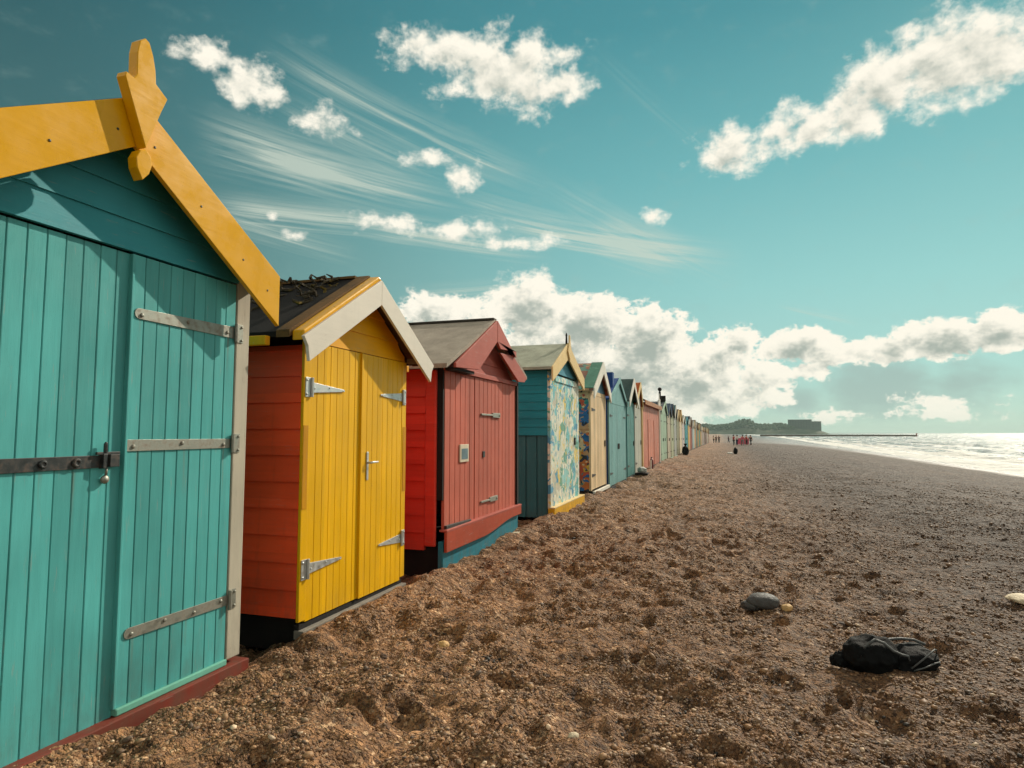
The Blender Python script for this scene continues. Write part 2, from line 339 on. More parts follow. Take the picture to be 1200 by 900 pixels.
# ------------------------------------------------------------------ beach and sea
SEA=-1.3
def along(Y): return np.where(Y>35,-.0075*(np.minimum(Y,170)-35),0.)
def shore(Y): return np.where(Y<400,17.2+.04*np.maximum(Y,-50),33.2)
def base_z(X,Y):
    g=along(Y); sh=shore(Y)
    t=(X-4.)/(sh-4.)
    t=np.maximum(t,0)
    z=g+(SEA-g)*np.where(t<1,t**1.25,1.+(t-1)*1.3)
    return np.maximum(z,-4.)

def axis_grid(lo,hi,step,far_lo,far_hi,gl,gh):
    mid=list(np.arange(lo,hi,step)); a=[];x=lo;s=step
    while x>far_lo: s*=gl; x-=s; a.append(x)
    b=[];x=mid[-1];s=step
    while x<far_hi: s*=gh; x+=s; b.append(x)
    return np.array(a[::-1]+mid+b)
GX=axis_grid(-4.2,5.2,.025,-3000,5000,1.09,1.022); GY=axis_grid(1.4,9.,.025,-200,5500,1.15,1.0095)
XX,YY=np.meshgrid(GX,GY)
def make_ground():
    Z=base_z(XX,YY)
    near=np.clip(1.4-YY/60,0,1)*np.clip((shore(YY)-XX)/4,0,1)
    sandy=np.clip((2.6-XX)/3.2,.0,1)                       # trodden, lumpy strip along the huts
    wx=XX+.25*(fbm(XX*1.3,YY*1.3,11,2)-.5); wy=YY+.25*(fbm(XX*1.3+7,YY*1.3,12,2)-.5)
    Z=Z+near*.16*(fbm(wx*.55,wy*.55,3,3)-.5)
    lump=fbm(wx*2.6,wy*2.6,5,4,.55)
    Z=Z+near*(.03+.14*sandy)*(lump-.5)*np.where(lump<.5,1.35,.8)
    l2=fbm(wx*8.5,wy*7,8,3,.55)
    Z=Z+np.clip(1.3-YY/14,0,1)*(.014+.066*sandy)*(l2-.5)
    # hand-sized heaps and hollows all over the shingle
    l3=fbm(wx*3.1+9,wy*4.2,14,3,.6); l4=fbm(XX*9+3,YY*10,15,2,.6)
    mid=np.clip((YY-4)/4,.35,1)*np.clip(1.25-YY/110,0,1)*np.clip((shore(YY)-XX)/4,0,1)
    Z=Z+mid*(.085*(l3-.5)*np.where(l3<.5,1.3,.8)+.030*(l4-.5)*np.clip(1.4-YY/30,0,1))
    # wavy rake marks left by the last tides
    r=np.sin((XX*.95+.16*YY)*2.4+3*fbm(XX*.3,YY*.12,21,2))
    Z=Z+np.clip((XX-1)/4,0,1)*np.clip((shore(YY)-XX)/3,0,1)*.035*r*fbm(XX*.4,YY*.1,22,2)
    # footprints
    global PIT
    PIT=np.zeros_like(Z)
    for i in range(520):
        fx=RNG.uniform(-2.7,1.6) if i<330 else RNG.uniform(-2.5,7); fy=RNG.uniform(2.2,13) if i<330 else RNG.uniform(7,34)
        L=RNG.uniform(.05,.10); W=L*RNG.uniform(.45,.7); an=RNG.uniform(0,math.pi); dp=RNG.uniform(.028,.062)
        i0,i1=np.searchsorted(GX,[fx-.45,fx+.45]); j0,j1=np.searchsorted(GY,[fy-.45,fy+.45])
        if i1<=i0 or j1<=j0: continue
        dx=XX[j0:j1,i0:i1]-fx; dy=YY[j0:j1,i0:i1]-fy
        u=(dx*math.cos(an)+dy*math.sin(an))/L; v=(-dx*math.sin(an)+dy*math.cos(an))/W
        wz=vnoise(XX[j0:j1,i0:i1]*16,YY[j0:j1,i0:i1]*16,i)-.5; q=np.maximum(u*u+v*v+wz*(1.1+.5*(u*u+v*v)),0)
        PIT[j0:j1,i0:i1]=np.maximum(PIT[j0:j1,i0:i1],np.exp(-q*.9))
        Z[j0:j1,i0:i1]+= -dp*np.exp(-q*1.1)+dp*.5*np.exp(-((np.sqrt(q)-1.75)/.45)**2)
    # shingle banked against the hut fronts
    Z=Z+.09*np.exp(-((XX+2.82)/.20)**2)*np.clip(fbm(XX,YY*1.4,31,2)*1.6-.3,0,1)*(YY>3.6)*(YY<60)
    Z=np.where((XX<-2.95)&(YY<80),Z-.10*np.clip((-2.95-XX)/.3,0,1),Z)
    return Z
ZZ=make_ground()
def ground_at(x,y,A=None):
    A=ZZ if A is None else A
    i=np.clip(np.searchsorted(GX,x)-1,0,len(GX)-2); j=np.clip(np.searchsorted(GY,y)-1,0,len(GY)-2)
    fx=(x-GX[i])/(GX[i+1]-GX[i]); fy=(y-GY[j])/(GY[j+1]-GY[j])
    return (A[j,i]*(1-fx)+A[j,i+1]*fx)*(1-fy)+(A[j+1,i]*(1-fx)+A[j+1,i+1]*fx)*fy
def grid_mesh(name,X,Y,Z,mat,smooth=True):
    ny,nx=X.shape; me=bpy.data.meshes.new(name)
    co=np.stack([X,Y,Z],-1).reshape(-1,3).astype(np.float32)
    a=(np.arange(ny-1)[:,None]*nx+np.arange(nx-1)[None]).ravel()
    f=np.stack([a,a+1,a+nx+1,a+nx],-1).astype(np.int32)
    me.vertices.add(len(co)); me.vertices.foreach_set('co',co.ravel())
    me.loops.add(f.size); me.loops.foreach_set('vertex_index',f.ravel())
    me.polygons.add(len(f)); me.polygons.foreach_set('loop_start',np.arange(0,f.size,4,dtype=np.int32)); me.polygons.foreach_set('loop_total',np.full(len(f),4,dtype=np.int32))
    me.polygons.foreach_set('use_smooth',np.ones(len(f),dtype=bool))
    me.update(); me.validate(); me.materials.append(mat)
    o=bpy.data.objects.new(name,me); COL.objects.link(o); return o

def shingle_mat():
    m=NT('shingle'); P=m.new('ShaderNodeNewGeometry').outputs['Position']
    x,y,z=m.sep(P)
    w=m.new('ShaderNodeVectorMath',operation='MULTIPLY_ADD'); m.link(m.noise(P,30,2,.5,0,True),w.inputs[0]); w.inputs[1].default_value=(.012,.012,.012); m.link(P,w.inputs[2]); Q=w.outputs[0]
    stops=[(0,(.060,.040,.028)),(.22,(.155,.100,.062)),(.45,(.25,.165,.098)),(.62,(.18,.122,.082)),(.78,(.32,.22,.135)),(.9,(.13,.10,.085)),(.97,(.48,.40,.31))]
    def stones(sc):
        c=m.voro(Q,sc,'Color'); s=m.new('ShaderNodeSeparateColor'); m.link(c,s.inputs[0])
        return m.ramp(s.outputs[0],stops),m.voro(Q,sc,'Distance'),s.outputs[1]
    c1,d1,r1=stones(62); c2,d2,r2=stones(26)
    big=m.math('GREATER_THAN',r2,.80)
    col=m.mix(big,c1,c2)
    # coarser gathering of tones with distance, so that the far beach is not one flat colour
    n1=m.noise(P,1.1,6,.62); n2=m.noise(m.vscale(P,(.35,.09,.3)),1.,5,.6); n3=m.noise(m.vscale(P,(1,1,1)),5.5,5,.65)
    k=m.math('MULTIPLY',m.maprange(n1,.3,.7,.78,1.22),m.math('MULTIPLY',m.maprange(n2,.3,.7,.82,1.15),m.math('MULTIPLY',m.maprange(n3,.3,.7,.55,1.38),m.maprange(m.noise(P,19,3,.6),.3,.7,.70,1.30))))
    hs=m.new('ShaderNodeVectorMath',operation='SCALE'); m.link(col,hs.inputs[0]); m.link(k,hs.inputs['Scale']); col=hs.outputs[0]
    # greyer shingle seaward, vignette and backlight painted in; warm sandy shingle along the huts
    sea=m.maprange(m.math('ADD',x,m.math('MULTIPLY',m.math('SUBTRACT',n1,.5),2.5)),-1.8,3.6,0,1,True)
    col=m.mix(sea,m.mix(1.,col,(1.16,.88,.63),'MULTIPLY'),m.mix(1.,col,(.30,.245,.21),'MULTIPLY'))
    wet=m.maprange(z,-.92,-1.22,0,1,True)
    col=m.mix(wet,col,m.mix(1.,col,(.45,.43,.42),'MULTIPLY'))
    m.link(col,m.bsdf.inputs['Base Color'])
    m.link(m.maprange(wet,0,1,.78,.3),m.bsdf.inputs['Roughness']); m.bsdf.inputs['Specular IOR Level'].default_value=.3
    h=m.math('ADD',m.math('MULTIPLY',d1,-.7),m.math('MULTIPLY',m.math('MULTIPLY',d2,big),-1.4))
    b=m.bump(h,1.,.016)
    b2=m.bump(m.math('ADD',n3,m.math('MULTIPLY',m.noise(P,14,4,.6),.6)),1.,.09,b)
    m.link(b2,m.bsdf.inputs['Normal']); return m.mat
M_shingle=shingle_mat()
tag(grid_mesh('beach',XX,YY,ZZ,M_shingle),kind='structure',label='brown shingle beach trodden and lumpy beside the huts')

# loose stones lying on it
def make_pebbles():
    bm=bmesh.new(); bmesh.ops.create_icosphere(bm,subdivisions=1,radius=1); bv=np.array([v.co for v in bm.verts]); 
    bm.verts.index_update(); bf=np.array([[v.index for v in f.verts] for f in bm.faces]); bm.free()
    N=230000
    u=RNG.random(N); Y=2.0+ (u**1.7)*24
    X=-2.85+RNG.random(N)*(Y*.66+4.0)
    r=np.clip(np.exp(RNG.normal(math.log(.0062),.46,N)),.003,.030)
    r*=np.clip(.85+Y*.035,.9,1.5)
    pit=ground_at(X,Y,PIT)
    keep=fbm(X*1.7,Y*1.7,41,3)+RNG.normal(0,.10,N)+pit*.12>.36+.15*np.clip((1.6-X)/2.5,0,1)+np.clip((Y-9)/17,0,1)*.34
    X,Y,r,pit=X[keep],Y[keep],r[keep],pit[keep]; N=len(X)
    Z=ground_at(X,Y)+r*.22
    th=RNG.random(N)*2*math.pi; sx=RNG.uniform(.75,1.35,N); sy=RNG.uniform(.65,1.1,N); sz=RNG.uniform(.42,.8,N); ti=RNG.normal(0,.3,N)
    jit=1+RNG.normal(0,.11,(N,len(bv),1))
    V=bv[None]*jit*np.stack([sx,sy,sz],-1)[:,None]*r[:,None,None]
    c,s=np.cos(ti)[:,None],np.sin(ti)[:,None]; V=np.stack([V[...,0]*c-V[...,2]*s,V[...,1],V[...,0]*s+V[...,2]*c],-1)
    c,s=np.cos(th)[:,None],np.sin(th)[:,None]; V=np.stack([V[...,0]*c-V[...,1]*s,V[...,0]*s+V[...,1]*c,V[...,2]],-1)
    V+=np.stack([X,Y,Z],-1)[:,None]
    F=(bf[None]+(np.arange(N)*len(bv))[:,None,None]).reshape(-1,3).astype(np.int32)
    pal=np.array([(.15,.10,.065),(.24,.16,.095),(.33,.225,.135),(.20,.145,.10),(.105,.082,.066),(.42,.30,.19),(.27,.21,.155),(.66,.58,.47)])
    p=np.array([.12,.24,.22,.15,.08,.10,.06,.03])
    ci=RNG.choice(len(pal),N,p=p); colr=pal[ci]*RNG.uniform(.75,1.25,(N,1))
    dk=np.clip((X+1.4)/4.6,0,1)[:,None]; colr=colr*np.array([.95,.80,.66])*(1-dk*np.array([.50,.51,.52]))  # same seaward vignette and backlight darkening painted onto the stones
    pit_shade=(pit>.5)&(RNG.random(N)<.5); colr[pit_shade]=np.array([.030,.026,.022])*RNG.uniform(.7,1.6,(int(pit_shade.sum()),1))   # stones in the dips blackened to paint in the pit shadows
    me=bpy.data.meshes.new('pebbles'); co=V.reshape(-1,3).astype(np.float32)
    me.vertices.add(len(co)); me.vertices.foreach_set('co',co.ravel()); me.loops.add(F.size); me.loops.foreach_set('vertex_index',F.ravel())
    me.polygons.add(len(F)); me.polygons.foreach_set('loop_start',np.arange(0,F.size,3,dtype=np.int32)); me.polygons.foreach_set('loop_total',np.full(len(F),3,dtype=np.int32))
    me.polygons.foreach_set('use_smooth',np.ones(len(F),dtype=bool)); me.update()
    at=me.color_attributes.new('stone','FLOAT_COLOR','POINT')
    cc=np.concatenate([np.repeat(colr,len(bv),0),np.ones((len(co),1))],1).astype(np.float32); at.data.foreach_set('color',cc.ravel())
    m=NT('pebble'); a=m.new('ShaderNodeVertexColor',layer_name='stone'); P=m.new('ShaderNodeNewGeometry').outputs['Position']
    hs=m.new('ShaderNodeVectorMath',operation='SCALE'); m.link(a.outputs[0],hs.inputs[0]); m.link(m.maprange(m.noise(P,120,4,.6),.3,.7,.75,1.25),hs.inputs['Scale'])
    m.link(hs.outputs[0],m.bsdf.inputs['Base Color']); m.bsdf.inputs['Roughness'].default_value=.62; m.bsdf.inputs['Specular IOR Level'].default_value=.35
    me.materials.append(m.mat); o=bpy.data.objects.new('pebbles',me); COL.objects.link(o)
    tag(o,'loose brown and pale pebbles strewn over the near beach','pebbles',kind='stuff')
make_pebbles()

def make_sea():
    s=[-6.];st=.3
    while s[-1]<6000: s.append(s[-1]+st); st=st*1.035 if s[-1]>45 else st
    y=[-60.];st=1.
    while y[-1]<6000:
        st=1. if y[-1]<160 else st*1.03
        y.append(y[-1]+st)
    s=np.array(s);y=np.array(y); SS,Y=np.meshgrid(s,y)
    edge=1.6*(fbm(Y*.05,Y*0+.5,51,3)-.5)+.9*(fbm(Y*.25,Y*0+2.5,52,2)-.5)
    X=shore(Y)+edge+SS
    amp=np.clip(SS/6,0,1)*np.exp(-np.maximum(SS-25,0)/160)
    ph=SS+3.5*(fbm(SS*.03,Y*.035,53,3)-.5)*2
    wv=np.sin(ph*2*math.pi/8.5); wv=np.sign(wv)*np.abs(wv)**.8
    loc=.35+1.1*fbm(SS*.05,Y*.03,54,2)
    Z=SEA+.02+amp*.24*wv*loc+amp*.10*(fbm(SS*.5,Y*.28,55,3)-.5)
    Z=np.where(SS<0,SEA+.012,Z)
    m=NT('sea'); 
    g=m.new('ShaderNodeNewGeometry').outputs['Position']; at=m.new('ShaderNodeAttribute',attribute_name='foam').outputs['Fac']
    nf=m.noise(m.vscale(g,(1,.55,1)),1.5,7,.68); nf2=m.noise(m.vscale(g,(.12,.05,1)),1.,5,.6)
    ff=m.math('ADD',at,m.math('MULTIPLY',m.math('SUBTRACT',nf,.5),1.1)); foam=m.maprange(ff,.42,.62,0,1,True)
    ff2=m.maprange(m.math('ADD',m.math('MULTIPLY',nf,.35),nf2),.80,.92,0,.5)
    sp=m.maprange(m.noise(m.vscale(g,(.35,.12,1)),1.,6,.7),.52,.66,0,.42)  # whitecap flecks; sun sparkle also painted in as pale foam colour
    foam=m.math('MAXIMUM',m.math('MAXIMUM',foam,ff2),sp)
    m.link(m.mix(foam,(.035,.055,.05),(.70,.69,.65)),m.bsdf.inputs['Base Color'])
    m.link(m.maprange(foam,0,1,.27,.8),m.bsdf.inputs['Roughness']); m.bsdf.inputs['IOR'].default_value=1.333; m.bsdf.inputs['Specular IOR Level'].default_value=.5
    h=m.math('ADD',m.noise(m.vscale(g,(.9,.5,1)),1.0,6,.6),m.math('MULTIPLY',m.noise(m.vscale(g,(.16,.07,1)),1.,5,.6),3.))
    m.link(m.bump(h,1.,.8),m.bsdf.inputs['Normal'])
    o=grid_mesh('sea',X,Y,Z,m.mat)
    crest=np.clip(wv*1.6-.75,0,1)*np.clip(SS/3,0,1)*np.exp(-np.maximum(SS-18,0)/28)*np.clip(fbm(SS*.06,Y*.02,56,3)*3-.9,0,1)
    wash=np.exp(-((SS-1.)/2.6)**2)*1.05+.8*np.exp(-((SS-7.5-2*(fbm(Y*.04,Y*0,57,2)-.5))/1.8)**2)
    fm=np.clip(np.maximum(crest,wash),0,1.2)
    a=o.data.attributes.new('foam','FLOAT','POINT'); a.data.foreach_set('value',fm.ravel().astype(np.float32))
    tag(o,kind='structure',label='glittering pale sea with surf breaking on the shingle')
make_sea()
#@@HUTS@@
# ------------------------------------------------------------------ building blocks of a beach hut
def boards_v(mb,X,y0,y1,z0,z1,n,g=.0045,d=.006,th=.03,m=0,seed=0):
    """vertical tongue-and-groove boarding facing +x; z1 may be a function of y"""
    zt=z1 if callable(z1) else (lambda y:z1)
    w=(y1-y0)/n
    rr=random.Random(seed)
    for i in range(n):
        a=y0+i*w+g/2; b=y0+(i+1)*w-g/2; o=rr.uniform(-.0012,.0012); c=.003
        prof=[(X-th,a-g/2+.0005),(X-d,a-g/2+.0005),(X-d+.001,a),(X-c+o,a),(X+o,a+c),(X+o,b-c),(X-c+o,b),(X-d+.001,b),(X-d,b+g/2-.0005),(X-th,b+g/2-.0005)]
        k=len(prof)
        mb.add([(x,y,z0) for x,y in prof]+[(x,y,zt(y)) for x,y in prof],
               [tuple(range(k)),tuple(range(k,2*k))[::-1]]+[(j,(j+1)%k,k+(j+1)%k,k+j) for j in range(k)],m)
def shiplap_front(mb,X,yl,yr,z0,z1,step,th=.02,proud=.012,m=0):
    """horizontal lapped boards facing +x, clipped left and right by yl(z), yr(z)"""
    z=z0
    while z<z1-1e-4:
        t=min(z+step,z1); a,b,c,d=yl(z),yr(z),yr(t),yl(t)
        if b-a<.02: break
        if c<d: c=d=(c+d)/2
        mb.add([(X-th,a,z),(X+proud,a,z),(X+proud,b,z),(X-th,b,z),(X-th,d,t),(X,d,t),(X,c,t),(X-th,c,t)],
               [(0,3,2,1),(4,5,6,7),(0,1,5,4),(1,2,6,5),(2,3,7,6),(3,0,4,7)],m)
        z=t
def shiplap_side(mb,y,sgn,x0,x1,z0,z1,step,th=.03,proud=.014,m=0):
    z=z0
    while z<z1-1e-4:
        t=min(z+step,z1); 
        mb.add([(x0,y-sgn*th,z),(x1,y-sgn*th,z),(x1,y+sgn*proud,z),(x0,y+sgn*proud,z),(x0,y-sgn*th,t),(x1,y-sgn*th,t),(x1,y,t),(x0,y,t)],
               [(0,3,2,1),(4,5,6,7),(0,1,5,4),(1,2,6,5),(2,3,7,6),(3,0,4,7)],m)
        z=t
def boards_side(mb,y,sgn,x0,x1,z0,z1,n,g=.01,d=.012,th=.03,m=0):
    w=(x1-x0)/n
    for i in range(n):
        a=x0+i*w; b=a+w
        pr=[(a,y-sgn*th),(a,y-sgn*d),(a+g/2,y-sgn*d),(a+g/2,y),(b-g/2,y),(b-g/2,y-sgn*d),(b,y-sgn*d),(b,y-sgn*th)]
        mb.prism_z(pr,z0,z1,m)
def roof_slabs(mb,xf,xb,ya,zr,yl,zl,yr,zrr,th=.045,m=0):
    mb.prism_x([(ya,zr),(yl,zl),(yl,zl-th),(ya,zr-th*1.15)],xb,xf,m)
    mb.prism_x([(ya+.0005,zr),(ya+.0005,zr-th*1.15),(yr,zrr-th),(yr,zrr)],xb,xf,m)
def bar_hinge(parent,X,y_tip,y_knuckle,y_post,z,h0,h1,mat,post_x,bolts=3,r=.010,round_tip=True,knuckle_h=.12):
    """strap hinge; y_knuckle > y_tip means it is hung on the right"""
    s=1 if y_knuckle>y_tip else -1; L=abs(y_knuckle-y_tip)
    poly=[]
    if round_tip:
        for k in range(7):
            a=math.pi/2+math.pi*k/6; poly.append((y_tip+s*h0*.5+s*math.cos(a)*h0*.5,z+math.sin(a)*h0*.5))
    else: poly=[(y_tip,z+h0/2),(y_tip,z-h0/2)]
    poly+=[(y_knuckle,z-h1/2),(y_knuckle,z+h1/2)]
    mb=MB(); mb.prism_x(poly,X+.0015,X+.0075)
    for i in range(bolts):
        f=.06+.86*i/(bolts-1 or 1); mb.bolt(X+.0075,y_tip+s*L*f,z+(.008 if i%2 else -.006),r,.009)
    o=mb.build('hinge',mat,parent,bevel=.0012)
    k=MB(); k.lathe([(.010,-knuckle_h/2),(.0115,-knuckle_h/2+.002),(.0115,knuckle_h/2-.002),(.010,knuckle_h/2)],(post_x+.013,y_knuckle+s*.008,z),'z',10)
    k.box(post_x+.001,post_x+.006,min(y_knuckle+s*.012,y_post),max(y_knuckle+s*.012,y_post),z-knuckle_h/2,z+knuckle_h/2)
    k.bolt(post_x+.006,y_post-s*.014,z+knuckle_h*.36,.009,.008); k.bolt(post_x+.006,y_post-s*.014,z-knuckle_h*.36,.009,.008)
    kk=k.build('hinge_plate',mat,parent,bevel=.001)
    return o
def wood_fin(parent,poly,x0,x1,mat,name='finial',bevel=.004):
    mb=MB(); mb.prism_x(poly,x0,x1); return mb.build(name,mat,parent,bevel=bevel)

STEEL=steel('galvanised_steel',(150,150,140),.46,.45); DARKSTEEL=steel('dark_steel',(70,72,72),.4,.35); BRIGHT=steel('bright_steel',(196,198,196),.34,.12)
VOID=simple('dark_timber',(30,26,23),.95,.3,6,0,.2)
BARE=simple('bare_timber',(120,95,68),.9,.3,10)

# ------------------------------------------------------------------ hut 1: turquoise doors, yellow barge boards
T1=paint('turquoise_door_paint',(84,168,166),.40,.26,'z',(.0885,1.7),.14,dirt=.40,seed=1,rust=[(.22,2.12,.3),(.55,2.12,.2),(.88,2.11,.34),(.24,1.41,.22),(.56,1.41,.3),(.87,1.41,.36),(.26,.43,.2),(.62,.43,.26),(.90,.42,.3),(-.47,1.31,.3),(-.26,1.31,.22),(-.095,1.31,.36)])
T1b=paint('turquoise_shade_paint',(58,148,158),.45,.2,'y',None,.12,dirt=.2,seed=2)  # door turquoise made darker and bluer, gable shade put into the colour
Y1=paint('yellow_gloss_paint',(224,164,0),.28,.09,'y',None,.03,dirt=.15,coat=.10,seed=3)
GP=paint('grey_white_post_paint',(186,178,160),.6,.22,'z',None,.30,(.22,.17,.12),.5,seed=4)
RB=paint('red_brown_paint',(122,52,40),.6,.25,'y',None,.2,dirt=.6,seed=5)
FELT_G=felt('green_grey_felt',(82,88,78)); FELT_K=felt('black_felt',(24,23,22)); FELT_S=felt('slate_grey_felt',(158,148,134))
def hut_one():
    X=-3.; yc=2.43; y0,y1=1.37,3.49
    t=empty('beach_hut',(X,yc,0),'turquoise beach hut with yellow barge boards, nearest to the camera','beach hut','beach huts in a row along the shingle')
    zr=3.23; sl=.59
    yl=lambda z: yc-(zr-.02-z)/.62; yr=lambda z: yc+(zr-.02-z)/.62
    mb=MB(); shiplap_front(mb,X,lambda z:max(y0,yl(z)),lambda z:min(y1,yr(z)),2.475,3.2,.165); mb.build('gable_wall',T1b,t)
    mb=MB(); shiplap_side(mb,y1-.005,1,X-2.4,X-.03,.08,2.5,.15); mb.build('side_wall',T1b,t)
    mb=MB(); shiplap_side(mb,y0+.005,-1,X-2.4,X-.03,.08,2.5,.15); mb.build('side_wall',T1b,t)
    mb=MB(); mb.box(X-2.43,X-2.40,y0+.01,y1-.01,.08,2.5); mb.prism_x([(y0+.01,2.501),(y1-.01,2.501),(yc,3.15)],X-2.43,X-2.40); mb.build('rear_wall',T1b,t)
    # leaves: left one set back, right one laps over it
    mb=MB(); boards_v(mb,X-.012,1.50,2.603,.03,2.462,12,seed=1); d=mb.build('door',T1,t)
    k=MB(); k.prism_x([(1.70,1.385),(1.70,1.318),(2.45,1.322),(2.50,1.330),(2.50,1.375),(2.45,1.385)],X-.011,X-.001)
    for y,r in ((1.78,.020),(1.96,.019),(2.17,.021),(2.335,.024)): k.lathe([(r,0),(r,.006),(r*.8,.012),(r*.45,.012),(r*.4,.008),(.001,.008)],(X-.001,y,1.352),'x',14)
    h=k.build('hasp',DARKSTEEL,d,bevel=.0015)
    k=MB(); k.box(X-.0115,X+.022,2.462,2.486,1.318,1.392); k.box(X-.0115,X+.030,2.494,2.548,1.325,1.388); k.box(X+.002,X+.016,2.43,2.56,1.388,1.402)
    k.tube([(X+.012,2.478,1.40),(X+.012,2.478,1.44),(X+.014,2.479,1.452)],[.010,.010,.006],10); k.build('lock_block',DARKSTEEL,d,bevel=.002)
    k=MB(); k.lathe([(.004,0),(.020,.002),(.023,.008),(.020,.016),(.011,.022),(.002,.024)],(X-.004,2.487,1.262),'x',16); k.tube([(X+.01,2.487,1.285),(X+.016,2.487,1.32)],.006,8); k.build('lock_cylinder',STEEL,d,smooth=True)
    mb=MB(); boards_v(mb,X+.006,2.588,3.372,.085,2.462,9,seed=2); d=mb.build('door',T1,t)
    k=MB(); k.box(X-.02,X+.014,2.586,2.604,.085,2.462); k.build('meeting_bead',T1,d,bevel=.004)
    k=MB(); k.box(X-.02,X+.022,2.60,3.374,.048,.0845); k.build('bottom_rail',paint('turquoise_rail_paint',(110,178,158),.42,.2,'y',None,.3,dirt=.2,seed=6),d,bevel=.006)
    bar_hinge(d,X+.006,2.612,3.352,3.43,2.145,.058,.075,STEEL,X+.012,3,.012)
    bar_hinge(d,X+.006,2.592,3.352,3.43,1.432,.062,.058,STEEL,X+.012,3,.012,False)
    bar_hinge(d,X+.006,2.632,3.372,3.44,.446,.056,.062,STEEL,X+.012,4,.011)
    mb=MB(); mb.box(X-.04,X+.012,3.378,3.495,.075,2.49); mb.build('corner_post',GP,t,bevel=.005)
    mb=MB(); mb.box(X-.04,X+.012,1.37,1.496,.075,2.49); mb.build('corner_post',GP,t,bevel=.005)
    mb=MB(); mb.box(X-.06,X+.055,1.34,3.535,-.09,.046); mb.build('skirt_board',RB,t,bevel=.006)
    mb=MB(); mb.box(X-2.38,X-.07,1.42,3.44,-.15,.09); mb.build('floor_frame',VOID,t)
    mb=MB(); roof_slabs(mb,X+.15,X-2.5,yc,zr+.006,1.27,zr+.004-sl*1.16,3.59,zr+.004-sl*1.16); mb.build('roof',FELT_G,t)
    for s in (-1,1):
        mb=MB(); e=yc+s*1.145
        mb.prism_x([(yc+s*.001,zr),(e,zr-sl*1.145),(e,2.215),(yc+s*.001,2.965)],X+.152,X+.182)
        b=mb.build('barge_board',Y1,t,bevel=.003)
        for f in (.10,.40,.72,.93):
            k=MB(); k.bolt(X+.182,yc+s*1.1*f,(zr-sl*1.1*f)*.42+(2.965-.655*1.1*f)*.58,.007,.004); k.build('screw',DARKSTEEL,b)
    # pointed finial with a shoulder notch, and its drop
    c=yc
    P=[(c,2.945),(c-.135,3.26),(c-.13,3.285),(c-.085,3.275),(c-.070,3.30),(c-.072,3.42),(c-.060,3.485),(c-.030,3.515),(c-.005,3.505),(c+.020,3.45),(c+.038,3.38),(c+.045,3.31),(c+.12,3.265),(c+.085,3.18)]
    wood_fin(t,P,X+.1845,X+.245,Y1)
    D=[(c+.002,2.94),(c-.030,2.925),(c-.052,2.88),(c-.045,2.83),(c-.012,2.775),(c+.026,2.82),(c+.042,2.87),(c+.032,2.915)]
    wood_fin(t,D,X+.185,X+.245,Y1,'drop')
    return t
hut_one()

